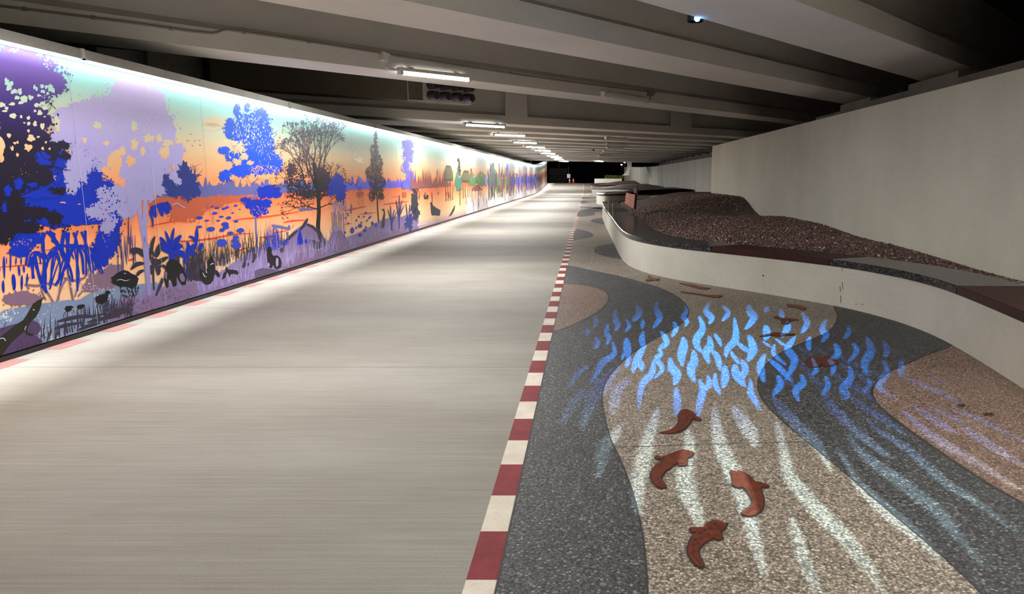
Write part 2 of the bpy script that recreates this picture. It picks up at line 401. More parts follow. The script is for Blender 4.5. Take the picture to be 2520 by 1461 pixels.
STRUCT(abut('wall_abutment_far', XF + 1.1, 24, 84, [3.16 - .08 * (i % 2) for i in range(36)]), 'jagged bearing ledge above the set-back wall', 'wall')
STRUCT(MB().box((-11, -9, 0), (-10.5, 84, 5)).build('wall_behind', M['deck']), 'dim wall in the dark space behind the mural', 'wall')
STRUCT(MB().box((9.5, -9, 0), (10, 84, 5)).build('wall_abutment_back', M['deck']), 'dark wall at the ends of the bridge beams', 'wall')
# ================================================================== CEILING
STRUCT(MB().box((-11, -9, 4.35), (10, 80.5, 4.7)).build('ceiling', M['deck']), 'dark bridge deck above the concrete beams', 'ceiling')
K1, K2 = 1.165, .87
BEAMS = [(-4.6, -2.9, K1), (.6, 2.2, K1), (5.27, 6.95, K1), (9.45, 11.0, K1), (15.67, 16.95, K1)]
yy = 26.15
while yy < 80: BEAMS.append((yy, yy + 1.32, K2)); yy += 3.75
ORD = ['first', 'second', 'third', 'fourth', 'fifth', 'sixth', 'seventh', 'eighth', 'ninth', 'tenth', 'eleventh', 'twelfth', 'thirteenth', 'fourteenth', 'fifteenth', 'sixteenth', 'seventeenth', 'eighteenth', 'nineteenth', 'twentieth']
def beam(i, ya, yb, k):
    xa, xb = -10.5, 9.5
    wd = yb - ya; f = .2 * wd
    prof = [(ya, SOFF), (yb, SOFF), (yb, SOFF + .24), (yb - f, SOFF + .34), (yb - f, 4.36), (ya + f, 4.36), (ya + f, SOFF + .34), (ya, SOFF + .24)]
    n = len(prof); vs = [(x, y + k * x, z) for x in (xa, xb) for y, z in prof]
    fs = [tuple(range(n)), tuple(range(2 * n - 1, n - 1, -1))] + [(q, n + q, n + (q + 1) % n, (q + 1) % n) for q in range(n)]
    o = mesh('ceiling_beam', vs, fs, M['beam'])
    bm = bmesh.new(); bm.from_mesh(o.data); bmesh.ops.recalc_face_normals(bm, faces=bm.faces); bm.to_mesh(o.data); bm.free()
    lab = ['concrete bridge beam behind the camera position', 'concrete bridge beam straight overhead', 'wide concrete beam in the upper corner with the blue projector on its edge', 'broad pale beam crossing the top of the photo above the conduit beam',
           'concrete beam carrying the conduit, the big lit tube and the unlit tube']
    STRUCT(o, lab[i] if i < 5 else '%s concrete beam beyond the round-drum box' % ORD[i - 5], 'beam')
for i, (a, b, k) in enumerate(BEAMS): beam(i, a, b, k)
YA = BEAMS[4][0]; YD = BEAMS[5][0]
# diaphragm ribs on the first beam of the second span
for (x0, x1, yb, lab) in ((1243, 1297, 289, 'pale concrete rib between two beams beside the box of drums'), (372, 404, 178, 'dark concrete rib in the shadow above the mural hood'), (1652, 1704, 312, 'dim concrete rib between two beams above the dark tube lamp')):
    p, q = SK(x0, 240, YD - .05, K2), SK(x1, 240, YD - .05, K2)
    mb = MB(); vs = []
    for dy in (0, 1.0):
        for z in (SOFF + .25, 4.36):
            vs += [(p.x, p.y + dy, z), (q.x, q.y + dy, z)]
    mb.add(vs, [(0, 1, 3, 2), (4, 6, 7, 5), (0, 4, 5, 1), (2, 3, 7, 6), (0, 2, 6, 4), (1, 5, 7, 3)])
    STRUCT(mb.build('ceiling_rib', M['beam']), lab, 'rib')
# long box with eight round drums
YB = YD - .75
pa, pb = SK(520, 214, YB, K2), SK(1159, 258, YB, K2)
zb = pb.z
bx = empty('drum_box', (pb.x, pb.y, zb))
tag(bx, 'long grey box under the beams with two rows of round dark drums', 'drum box')
U = Vector((1, K2, 0)).normalized(); NN = Vector((K2, -1, 0)).normalized()
R = Matrix(((U.x, -NN.x, 0, 0), (U.y, -NN.y, 0, 0), (0, 0, 1, 0), (0, 0, 0, 1)))   # local x along the box, local y away from the viewer
Lb = (pb - pa).length
mb = MB(); mb.box((-Lb, 0, 0), (0, .55, .78), mtx=R); bevel(mb.build('casing', M['boxgrey'], bx), .015)
s0 = SK(1004, 250, YB, K2); ls = (Vector((s0.x, s0.y, 0)) - Vector((pb.x, pb.y, 0))).length
mb = MB(); mb.box((-ls - .015, -.02, 0), (-ls + .015, .01, .78), mtx=R); mb.box((-ls, -.025, 0), (0, .01, .03), mtx=R); mb.build('edge_trim', M['beam'], bx)
mb = MB(); w0 = (Vector((SK(1040, 240, YB, K2).x, SK(1040, 240, YB, K2).y, 0)) - Vector((pb.x, pb.y, 0))).length
mb.box((-w0, -.03, .02), (-.02, .01, .78), mtx=R); mb.build('backing_plate', M['lamp_white'], bx)
for r_, zz in enumerate((.17, .45)):
    for k in range(4):
        cx = -w0 + w0 * (k + .55) / 4.1
        c0 = R @ Vector((cx, -.03, zz)); c1 = R @ Vector((cx + .06, -.3, zz - .01)); c2 = R @ Vector((cx + .0605, -.302, zz - .01))
        d = MB().tube([c0, c1], .115, 20).build('drum', M['drum'], bx)
        MB().tube([c1, c1 + (c1 - c0).normalized() * .006], .085, 20).build('drum_face', M['drumface'], d)
# conduit on the flange of the conduit beam
con = empty('conduit', SK(600, 86, YA - .03, K1)); tag(con, 'thin metal conduit run along the beam with the big lit tube', 'conduit')
def rel(o, p): return Vector(p) - o.location
path = [SK(x, y, YA - .03, K1) for x, y in ((-160, -6), (0, 14), (160, 34), (320, 55), (470, 77), (520, 82), (535, 80), (548, 74), (562, 73), (700, 93), (840, 115), (935, 130))]
path += [SK(x, y, YA - .03, K1) for x, y in ((960, 134), (1120, 159), (1280, 184), (1440, 206), (1600, 226), (1615, 228))]
MB().tube([rel(con, p) for p in path], .016, 6).build('pipe', M['conduit'], con)
for x, y in ((60, 22), (230, 43), (420, 70), (600, 79), (760, 103), (980, 137), (1113, 158), (1257, 180), (1357, 195), (1500, 214)):
    p = SK(x, y, YA - .02, K1); MB().box((-.02, -.02, -.02), (.02, .02, .02), mtx=Matrix.Translation(rel(con, p))).build('clip', M['conduit'], con)
# ---- tube lamps
TUBE_W = 240.0
def area(name, loc, sx, sy, power, col, spread, rot=(0, 0, 0), parent=None):
    l = bpy.data.lights.new(name, 'AREA'); l.shape = 'RECTANGLE'; l.size = sx; l.size_y = sy; l.energy = power; l.color = col; l.spread = spread
    o = bpy.data.objects.new(name, l); COL.objects.link(o); o.location = loc; o.rotation_euler = rot
    if parent: o.parent = parent
    return o
def basis(k):
    u = Vector((1, k, 0)).normalized(); n = Vector((k, -1, 0)).normalized()
    return u, n
def lamp(pa, pb, lit, label, group, watts=None):
    u = Vector(pb) - Vector(pa); L = u.length; u.normalize()
    base = (Vector(pa) + Vector(pb)) / 2
    t = empty('tube_lamp', base); tag(t, label, 'lamp', group)
    n = Vector((u.y, -u.x, 0)).normalized(); up = n.cross(u) * -1
    if up.z < 0: up = -up
    R = Matrix((u, -n, up)).transposed().to_4x4()
    h = L / 2
    mb = MB(); mb.box((-h, -.05, .0), (h, .05, .055), mtx=R); bevel(mb.build('housing', M['lamp_white'], t), .008)
    mb = MB(); seg = 8; vs = []
    for x in (-h + .03, h - .03):
        for k in range(seg + 1):
            a = math.pi * k / seg; vs.append(R @ Vector((x, -.046 * math.cos(a), -.05 * math.sin(a) - .001)))
    fs = [(k, k + 1, seg + 2 + k, seg + 1 + k) for k in range(seg)] + [tuple(range(seg, -1, -1)), tuple(range(seg + 1, 2 * seg + 2))]
    mb.add(vs, fs); mb.build('diffuser', (M['lit'] if lit else M['lamp_off']), t)
    if lit:
        lo = area('tube_light', (0, 0, -.056), L - .06, .08, watts or TUBE_W, (1., .98, .945), math.pi, (0, 0, math.atan2(u.y, u.x)), t)
    for sgn in (-1, 1):
        mb = MB(); mb.box((sgn * h - .025, -.055, -.055), (sgn * h + .025, .055, .06), mtx=R); bevel(mb.build('end_cap', M['lamp_white'], t), .008)
    for q in (-.7, .66): MB().box((h * q, .0, .05), (h * q + .05, .12, .075), mtx=R).build('bracket', M['conduit'], t)
    return t
def lamp_px(a, b, lit, label, group, bi=None):
    best = None
    for i, (ya, yb, k) in enumerate(BEAMS):
        if i < 2: continue
        p, q = SK(a[0], a[1], ya - .14, k), SK(b[0], b[1], ya - .14, k)
        if p.y < 0 or q.y < 0 or p.y > 85: continue
        s = abs((p.z + q.z) / 2 - 3.17)
        if best is None or s < best[0]: best = (s, p, q)
    p, q = best[1], best[2]
    m = (p + q) / 2; m.z = max(3.09, min(3.36, m.z))
    dz = (q.z - p.z) / 2; dz = max(-.04, min(.04, dz))
    e = (q - p); e.z = 0; e.normalize(); h = max(.58, min(.75, (q - p).length / 2))
    return lamp(m - e * h - Vector((0, 0, dz)), m + e * h + Vector((0, 0, dz)), lit, label, group)
LIT = [((985, 175), (1152, 193)), ((1143, 305), (1241, 310.5)), ((1215, 330), (1291, 333)), ((1262, 349), (1320, 351)), ((1292, 360), (1340, 362)), ((1314, 368.5), (1354, 370)), ((1330, 376), (1365, 377)), ((1344, 382.5), (1375, 383.5)), ((1355, 386.5), (1382, 387.5)), ((1362, 391), (1387, 392)), ((1378, 396), (1396, 396.5))]
for i, (a, b) in enumerate(LIT):
    lamp_px(a, b, True, 'big lit tube lamp under the conduit beam above the path' if i == 0 else '%s lit tube lamp counted from the camera in the row above the path' % ORD[i], 'lit tube lamps over the path')
OFF = [((1485, 232), (1590, 248)), ((1491, 339), (1548, 343)), ((1493, 354.5), (1540, 356)), ((1494, 364), (1533, 366)), ((1487, 371.5), (1520, 373)), ((1482, 377), (1510, 378)), ((1477, 383), (1500, 384)), ((1474, 387.5), (1494, 388.5))]
for i, (a, b) in enumerate(OFF):
    lamp_px(a, b, False, 'large unlit tube lamp on the conduit beam' if i == 0 else '%s unlit tube lamp counted from the camera above the pebble paving' % ORD[i], 'unlit tube lamps over the paving')
lamp_px((1465, 396), (1482, 396.5), True, 'lone lit tube lamp at the far end of the unlit row', 'lit tube lamps over the path')
# lamps above and behind the viewer; the planter-side pair is added fill light
for (x, y, pw, lab) in ((-2.6, .6 - K1 * 2.6 - .14, 190, 'lit tube lamp on the beam behind the camera, on the mural side'), (2.4, -4.6 + K1 * 2.4 - .14, 430, 'added tube lamp behind the camera, unseen fill for the planter side'),
                        (2.9, .6 + K1 * 2.9 - .14, 70, 'added tube lamp overhead, unseen fill for the tall retaining wall'), (-2.6, 9.45 - K1 * 2.6 - .14, 140, 'lit tube lamp on the broad pale beam just above the photo')):
    u, n = basis(K1); c = Vector((x, y, 3.27)); lamp(c - u * .62, c + u * .62, True, lab, 'lit tube lamps over the path', pw)
# junction box and drop pipe beside the big lit tube
jp = SK(945, 143, YA - .06, K1)
jb_ = empty('junction_box', jp); tag(jb_, 'small junction box on the conduit with a drop pipe to the big lit tube', 'junction box')
u, n = basis(K1); R = Matrix((u, -n, Vector((0, 0, 1)))).transposed().to_4x4()
mb = MB(); mb.box((-.055, -.05, -.05), (.055, .05, .07), mtx=R @ Matrix.Rotation(.25, 4, 'Y')); bevel(mb.build('box', M['lamp_white'], jb_), .01)
mb = MB(); mb.box((-.07, -.055, .06), (.07, .055, .075), mtx=R @ Matrix.Rotation(.25, 4, 'Y')); mb.build('lid', M['lamp_white'], jb_)
pts = [jp + Vector((0, 0, -.05)), SK(950, 166, YA - .1, K1), SK(958, 170, YA - .1, K1), SK(988, 173, YA - .12, K1)]
MB().tube([rel(jb_, p) for p in pts], .017, 6).build('drop_pipe', M['lamp_white'], jb_)
jp = SK(1600, 229, YA - .06, K1)
jb2 = empty('junction_box', jp); tag(jb2, 'small junction box where the conduit drops to the large unlit tube', 'junction box')
mb = MB(); mb.box((-.07, -.06, -.06), (.07, .05, .06), mtx=R); bevel(mb.build('box', M['conduit'], jb2), .01)
pts = [jp, SK(1600, 244, YA - .1, K1), SK(1592, 248, YA - .12, K1)]
MB().tube([rel(jb2, p) for p in pts], .017, 6).build('drop_pipe', M['conduit'], jb2)
# ---- mural light strip
strip = empty('mural_light_strip', (XW + .08, 0, WTOP)); tag(strip, 'continuous white light strip under the hood washing the mural', 'light strip')
ys = [-6] + [y for y in YS if -6 < y < 101] + [101]
mb = MB()
for a, b in zip(ys, ys[1:]):
    x0, x1 = -.05, .055
    vs = [(x0, a, gz(a) - .004), (x1, a, gz(a) - .004), (x1, b, gz(b) - .004), (x0, b, gz(b) - .004), (x0, a, gz(a) + .004), (x1, a, gz(a) + .004), (x1, b, gz(b) + .004), (x0, b, gz(b) + .004)]
    mb.add(vs, [(0, 3, 2, 1), (4, 5, 6, 7), (0, 1, 5, 4), (1, 2, 6, 5), (2, 3, 7, 6), (3, 0, 4, 7)])
mb.build('lens', M['strip'], strip)
STRIP_W = 6.2
y = -6.0
while y < 101:
    step = 3.0 if y < 30 else (6.0 if y < 72 else 4.0)
    ym = y + step / 2; sl = math.atan2(gz(y + step) - gz(y), step)
    area('led_segment', (.03, ym, gz(ym) - .012), .05, step * .995, STRIP_W * step, (.97, 1., 1.), math.radians(32), (sl, math.radians(-4), 0), strip)
    y += step
# ================================================================== PLANTERS
def offset_curve(pts, d):
    out = []
    for i, p in enumerate(pts):
        t = pts[min(i + 1, len(pts) - 1)] - pts[max(i - 1, 0)]; n = Vector((t.y, -t.x, 0)).normalized()
        out.append(p + n * d)
    return out
def ribbon_wall(name, curve, th, z0, z1, m, parent):
    """vertical wall following a plan curve; the curve is the outer face"""
    ins = offset_curve(curve, th); n = len(curve); vs = []
    for a, b in zip(curve, ins):
        vs += [(a.x, a.y, z0(a.y)), (b.x, b.y, z0(b.y)), (b.x, b.y, z1(b.y)), (a.x, a.y, z1(a.y))]
    fs = []
    for i in range(n - 1):
        for k in range(4): fs.append((4 * i + k, 4 * i + 4 + k, 4 * i + 4 + (k + 1) % 4, 4 * i + (k + 1) % 4))
    fs += [(0, 1, 2, 3), (4 * n - 1, 4 * n - 2, 4 * n - 3, 4 * n - 4)]
    o = mesh(name, vs, fs, m, parent)
    bm = bmesh.new(); bm.from_mesh(o.data); bmesh.ops.recalc_face_normals(bm, faces=bm.faces); bm.to_mesh(o.data); bm.free()
    return o
def arclen(c):
    s = [0.]
    for a, b in zip(c, c[1:]): s.append(s[-1] + (b - a).length)
    return s
def sub(c, s, a, b):
    def at(t):
        for i in range(len(c) - 1):
            if t <= s[i + 1] or i == len(c) - 2:
                f = (t - s[i]) / max(1e-6, s[i + 1] - s[i]); return c[i].lerp(c[i + 1], f)
    return [at(a)] + [p for p, q in zip(c, s) if a + 1e-3 < q < b - 1e-3] + [at(b)]
# plan of the outer face, running from the far end towards and past the camera
O1 = [(6.3, 42.5), (4.2, 40.8), (2.6, 38.6), (1.3, 36.2), (.74, 33.8), (.62, 31.2), (.61, 27), (.63, 23.6), (.66, 19.4), (.675, 16.4), (.73, 14.7), (.86, 13.7), (1.12, 12.85), (1.5, 12.1), (2.06, 11.3), (2.6, 10.55), (3.16, 9.62), (3.45, 8.8), (3.56, 8.05), (3.545, 7.3), (3.42, 6.2), (3.3, 5.4), (3.12, 4.5), (2.9, 3.5)]
C1 = crom([(x, y, 0) for x, y in O1], 6)
C1 = [p for p in C1]
pl = empty('planter', (0, 0, 0))
tag(pl, 'nearest white planter with a wave-shaped wall under the granite and brown bench slabs', 'planter', 'white wave-shaped planters')
Z0 = lambda y: gz(y) - .02
# the tangent runs towards the camera, so the planted side lies to the LEFT of travel -> negative offset
ribbon_wall('retaining_wall', C1, -.3, Z0, lambda y: .5, M['plaster'], pl)
# hairline cracks and specks in the plaster
mb = MB()
def wall_pt(px, py):
    best = None
    for a, b in zip(C1, C1[1:]):
        d = ray(px, py); ex, ey = b.x - a.x, b.y - a.y
        den = d.x * ey - d.y * ex
        if abs(den) < 1e-9: continue
        t = (a.x * ey - a.y * ex) / den; q = ((d.x * t - a.x) * ex + (d.y * t - a.y) * ey) / (ex * ex + ey * ey)
        if 0 <= q <= 1 and t > 0 and (best is None or t < best[0]): best = (t, Vector((d.x * t, d.y * t, EYE + d.z * t)) - d.normalized() * .004, Vector((ex, ey, 0)).normalized())
    return best
for (x0, y0, x1, y1) in ((2072, 657, 2073, 666), (2072.5, 694, 2074, 711), (2067, 704, 2068, 718), (2069, 727, 2068.5, 744)):
    a, b = wall_pt(x0, y0), wall_pt(x1, y1)
    if a and b:
        w = a[2] * .004; mb.add([a[1] - w, a[1] + w, b[1] + w, b[1] - w], [(0, 1, 2, 3)])
for x, y, r in ((1878, 678, .022), (1898, 711, .008), (2107, 748, .012), (2122, 749, .014), (1783, 692, .006)):
    a = wall_pt(x, y)
    if a:
        p, u = a[1], a[2]; mb.add([p - u * r, p - Vector((0, 0, r * .5)), p + u * r, p + Vector((0, 0, r * .6))], [(0, 1, 2, 3)])
mb.build('crack', M['grime'], pl)
S1 = arclen(C1)
def near_s(px, py):                        # arc length of the slab edge seen at an image point
    p = G(px, py, .58); i = min(range(len(C1)), key=lambda j: (C1[j] - Vector((p.x, p.y, 0))).length); return S1[i]
cuts = [0, S1[-1] * .16, near_s(1478, 500) , near_s(1489, 512), near_s(1496, 521), near_s(1510, 539), near_s(1565, 587), near_s(1781, 605), near_s(2060, 636), near_s(2351, 703), S1[-1] - .9, S1[-1]]
cuts = sorted(cuts)
SL = ['granite bench slab at the hidden far end of the nearest planter', 'brown bench slab curving round the far end of the nearest planter', 'granite bench slab at the far corner of the nearest planter', 'brown bench slab between the two thin pins', 'granite bench slab just behind the front thin pin',
      'long granite bench slab reflecting the terracotta sign', 'black granite bench slab curving round the front corner of the nearest planter', 'brown bench slab between two granite ones at the middle of the nearest planter', 'speckled granite bench slab above the cracks in the planter wall', 'brown bench slab running out of the photo beside the near granite slab', 'last bench slab of the nearest planter outside the photo']
KIND = ['granite', 'slab', 'granite', 'slab', 'granite', 'granite', 'granite', 'slab', 'granite', 'slab', 'granite']
def bench(c, s, a, b, kind, label, zt, wdt=.66, over=.015, th=.085, group='bench slabs on the nearest planter'):
    q = sub(c, s, a + .004, b - .004)
    out = offset_curve(q, over); ins = offset_curve(q, -wdt); n = len(q)
    org = q[len(q) // 2]; vs = []
    for p, r in zip(out, ins):
        for v, z in ((p, zt(p.y) - th), (r, zt(r.y) - th), (r, zt(r.y)), (p, zt(p.y))): vs.append((v.x - org.x, v.y - org.y, z))
    fs = []
    for i in range(n - 1):
        for k in range(4): fs.append((4 * i + k, 4 * i + 4 + k, 4 * i + 4 + (k + 1) % 4, 4 * i + (k + 1) % 4))
    fs += [(0, 1, 2, 3), (4 * n - 1, 4 * n - 2, 4 * n - 3, 4 * n - 4)]
    o = mesh('bench_slab', vs, fs, M[kind], None, (org.x, org.y, 0))
    bm = bmesh.new(); bm.from_mesh(o.data); bmesh.ops.recalc_face_normals(bm, faces=bm.faces); bm.to_mesh(o.data); bm.free()
    bevel(o, .008, 1); tag(o, label, 'bench slab', group); return o
for a, b, k, l in zip(cuts, cuts[1:], KIND, SL):
    if b - a > .05: bench(C1, S1, a, b, k, l, lambda y: .585)
# ---- gravel bed with its mound
IN1 = offset_curve(C1, -.62)
def wallx(y): return XR - .01 if y < 28.1 else XF - .01
def gh(x, y, e):                           # e = distance from the bench edge
    z = .545 + .045 * sst(0, .7, e) + .05 * sst(0, 1.6, e)
    z += .42 * sst(20.0, 22.6, y + .25 * (x - 4)) * (1 - sst(30, 38, y)) * sst(.3, 2.6, e)
    z += .1 * sst(12.2, 15, y) * (1 - sst(17, 20, y)) * sst(.4, 2., e)
    return z
def gravel_bed():
    mb = MB(); rows = []
    cols = 26
    src = [p for p in IN1]
    for p in src:
        y2 = p.y
        q = Vector((wallx(y2), y2, 0)) if p.x < wallx(y2) - .06 else Vector((wallx(y2), y2, 0))
        r = []
        for k in range(cols + 1):
            f = k / cols; v = p.lerp(q, f); v.x = min(v.x, wallx(v.y))
            v.z = gh(v.x, v.y, (v - p).length); r.append(v)
        rows.append(r)
    vs = [v for r in rows for v in r]; n = cols + 1; fs = []
    for i in range(len(rows) - 1):
        for k in range(cols): fs.append((i * n + k, i * n + k + 1, (i + 1) * n + k + 1, (i + 1) * n + k))
    o = mesh('gravel_bed', vs, fs, M['gravel'], None, None, None, True)
    bm = bmesh.new(); bm.from_mesh(o.data)
    bmesh.ops.recalc_face_normals(bm, faces=bm.faces)
    if sum(f.normal.z for f in bm.faces) < 0: bmesh.ops.reverse_faces(bm, faces=bm.faces)
    bm.to_mesh(o.data); bm.free()
    tag(o, 'brown gravel bed rising to a flat-topped mound against the tall wall', 'gravel', kind='stuff')
    # loose stones over the visible part, all in the same uncountable bed
    ico = bmesh.new(); bmesh.ops.create_icosphere(ico, subdivisions=1, radius=1.)
    iv = [v.co.copy() for v in ico.verts]; fi = [tuple(v.index for v in f.verts) for f in ico.faces]; ico.free()
    V, F, T = [], [], []
    rnd = random.Random(3)
    segs = [(a, b) for a, b in zip(IN1, IN1[1:])]
    wts = []
    for a, b in segs:
        ln = (b - a).length; y = a.y
        w = 0 if y > 27 or y < 5.0 else ln * max(.15, wallx(y) - a.x) * (1.25 if y < 15 else .85 if y < 20 else .5)
        wts.append(w)
    def stone(x, y, z, r, pale=0):
        m = Matrix.Rotation(rnd.uniform(0, 6.28), 3, 'Z') @ Matrix.Rotation(rnd.uniform(-.5, .5), 3, 'X')
        sx, sy, sz = r * rnd.uniform(.8, 1.3), r * rnd.uniform(.7, 1.1), r * rnd.uniform(.45, .75)
        b = len(V); t = min(1., max(0., rnd.gauss(.5, .25) + pale))
        for v in iv:
            q = m @ Vector((v.x * sx, v.y * sy, v.z * sz)); V.append((x + q.x, y + q.y, z + q.z)); T.append(t)
        F.extend(tuple(i + b for i in f) for f in fi)
    for _ in range(15500):
        a, b = rnd.choices(segs, wts)[0]; p = a.lerp(b, rnd.random())
        q = Vector((wallx(p.y) - .03, p.y, 0)); f = rnd.random() ** .9
        v = p.lerp(q, f)
        r = rnd.uniform(.012, .025)
        stone(v.x, v.y, gh(v.x, v.y, (v - p).length) + r * .25, r)
    for _ in range(700):                   # pale row along the bench edge
        a, b = rnd.choices(segs, [w / max(.15, wallx(s[0].y) - s[0].x) for w, s in zip(wts, segs)])[0]; p = a.lerp(b, rnd.random())
        x = p.x + .06 * rnd.random(); r = rnd.uniform(.016, .03)
        stone(x, p.y, .56 + r * .3, r, .35)
    s = mesh('loose_stones', V, F, M['pebble'], o, None, None, True)
    at = s.data.attributes.new('tint', 'FLOAT', 'POINT'); at.data.foreach_set('value', T)
    s['kind'] = 'stuff'
gravel_bed()
# ---- the planters further along
def far_planter(curve, ztop, back, labels, kinds, name_label):
    C = crom([(x, y, 0) for x, y in curve], 6); S = arclen(C)
    p = empty('planter', (0, 0, 0)); tag(p, name_label, 'planter', 'white wave-shaped planters')
    ribbon_wall('retaining_wall', C, -.3, Z0, lambda y: gz(y) + ztop - .08, M['plaster'], p)
    n = len(labels)
    for i in range(n):
        bench(C, S, S[-1] * i / n, S[-1] * (i + 1) / n, kinds[i], labels[i], lambda y: gz(y) + ztop, group='bench slabs on the planters further along')
    I = offset_curve(C, -.6); vs, fs = [], []
    for q in I:
        for k in range(9):
            v = q.lerp(Vector((back, q.y, 0)), k / 8.); e = (v - q).length
            vs.append((v.x, v.y, gz(v.y) + ztop - .03 + .3 * sst(0, 2.5, e)))
    for i in range(len(I) - 1):
        for k in range(8): fs.append((i * 9 + k, (i + 1) * 9 + k, (i + 1) * 9 + k + 1, i * 9 + k + 1))
    o = mesh('gravel_bed', vs, fs, M['gravel'], None, None, None, True)
    bm = bmesh.new(); bm.from_mesh(o.data); bmesh.ops.recalc_face_normals(bm, faces=bm.faces)
    if sum(f.normal.z for f in bm.faces) < 0: bmesh.ops.reverse_faces(bm, faces=bm.faces)
    bm.to_mesh(o.data); bm.free()
    tag(o, 'brown gravel bed filling the %s' % name_label.split(' with ')[0], 'gravel', kind='stuff'); return p
far_planter([(6.2, 62.5), (4.3, 60.5), (2.4, 57.5), (1.1, 54.5), (.66, 51.5), (.6, 48.6), (.72, 47.2), (1.1, 46.6), (1.8, 47.4), (2.5, 48.3), (3.6, 48.1), (4.8, 46.4), (6.2, 45.2)], .62, XF - .06,
            ['granite bench slab at the back of the second planter', 'brown bench slab on the path side of the second planter', 'granite bench slab at the front corner of the second planter', 'brown bench slab along the front of the second planter'], ['granite', 'slab', 'granite', 'slab'],
            'second white planter with a wave-shaped wall beyond the terracotta sign')
far_planter([(5.9, 82), (3.6, 80.5), (1.4, 78.5), (.6, 75.5), (.42, 72.5), (.6, 70.6), (1.2, 69.6), (2.2, 68.6), (3.0, 66.6), (4.2, 65.2), (6.1, 64.6)], .66, 6.15,
            ['granite bench slab at the back of the third planter', 'brown bench slab on the path side of the third planter', 'granite bench slab along the front of the third planter'], ['granite', 'slab', 'granite'],
            'third white planter with dark slabs further down the paving')
far_planter([(5.3, 93.5), (3.4, 92.5), (1.2, 91), (.5, 88.6), (.55, 86.8), (1.5, 85.6), (3.2, 84.8), (5.5, 84.2)], .6, 5.6,
            ['granite bench slab on the path side of the farthest planter', 'brown bench slab along the front of the farthest planter'], ['granite', 'slab'],
            'farthest small white planter with a gravel top near the tunnel mouth')
# ---- thin pins on the bench, sign plates in the gravel
for px, py, h, lab in ((1497, 521, .30, 'thin pale pin standing on the bench at the planter far corner'), (1508, 533, .31, 'thin pale pin standing on the brown slab')):
    p = G(px, py, .585); t = empty('bench_pin', p); tag(t, lab, 'pin', 'thin pins on the bench')
    MB().tube([(0, 0, 0), (0, 0, h)], .011, 8).build('rod', M['steel'], t)
    MB().tube([(0, 0, h), (0, 0, h + .02)], .02, 10).build('tip', M['white'], t); MB().tube([(0, 0, 0), (0, 0, .012)], .03, 10).build('foot', M['steel'], t)
def sign(c, dz_list, label):
    t = empty('terracotta_sign', c[4]); tag(t, label, 'sign')
    a, b, d, e = [Vector(q) - t.location for q in c[:4]]     # top left, top right, bottom right, bottom left
    n = (b - a).cross(e - a).normalized()
    if n.y > 0: n = -n
    back = -n * .07
    vs = [a, b, d, e, a + back, b + back, d + back, e + back]
    mesh('panel', vs, [(0, 1, 2, 3), (4, 7, 6, 5), (0, 4, 5, 1), (1, 5, 6, 2), (2, 6, 7, 3), (3, 7, 4, 0)], [M['signred'], M['signdark']], t, None, [0, 1, 1, 1, 1, 1])
    mbj = MB(); m = n * .002
    for p, q in (((a + b) / 2, (d + e) / 2), ((a + e) / 2, (b + d) / 2)):
        w = (q - p).normalized().cross(n) * .005; mbj.add([p - w + m, p + w + m, q + w + m, q - w + m], [(0, 1, 2, 3)])
    mbj.build('joint_lines', M['signdark'], t)
    f = (d + e) / 2; MB().tube([Vector((f.x * .6 + d.x * .4, f.y, 0)) + back * .5, f * .6 + d * .4 + back * .5], .018, 8).build('post', M['steel'], t)
sign([ATY(1540.7, 474.2, 22.8), ATY(1562.8, 478.6, 22.0), ATY(1559.4, 513.8, 22.0), ATY(1537.4, 499.5, 22.8), Vector((1.3, 22.3, .56))], None, 'terracotta sign plate of four tiles on a post in the gravel mound')
t = empty('sign_post', ATY(1568, 463, 44.5)); t.location.z = .6; tag(t, 'dark upright sign post with a pale plate beyond the gravel mound', 'sign')
zb_ = ATY(1568, 464, 44.5).z - t.location.z
MB().box((-.035, -.03, -.1), (.035, .03, .62)).build('post', M['signdark'], t)
MB().box((-.2, -.02, .14), (-.035, .02, .42)).build('plate', M['boxgrey'], t)
# pale concrete ledge at the foot of the set-back wall
STRUCT(MB().box((XF - 1.1, 28.2, .3), (XF - .001, 62, .72)).build('trim_5', M['abut']), 'concrete ledge along the foot of the set-back wall', 'ledge')
# ================================================================== FAR END
p0 = ATY(1463, 447, 97); p1 = ATY(1530, 447, 97)
STRUCT(MB().box((p0.x, 97, .4), (p1.x, 97.4, ATY(1500, 439.5, 97).z)).build('wall_end', M['beam']), 'low pale wall closing the paving at the tunnel mouth', 'wall')
col_px = px_poly((1280, 300, 4.565), [(1196, 438), (1252, 438), (1252, 500), (1244, 528), (1230, 552), (1222, 600), (1150, 600), (1180, 575), (1196, 552), (1207, 525), (1207, 470)])
yc = 79.6; q = [ATY(x, y, yc) for x, y in col_px]
mb = MB(); n = len(q); vs = [v for v in q] + [v + Vector((0, .7, 0)) for v in q]
mb.add(vs, [tuple(range(n)), tuple(range(2 * n - 1, n - 1, -1))] + [(i, n + i, n + (i + 1) % n, (i + 1) % n) for i in range(n)])
STRUCT(mb.build('pillar', M['beam']), 'pale curved bridge pier at the far end of the set-back wall', 'pier')
STRUCT(MB().box((-60, 140, -2), (60, 180, .2)).build('ground_outside', M['nightdark']), 'dark ground beyond the tunnel mouth', 'ground')
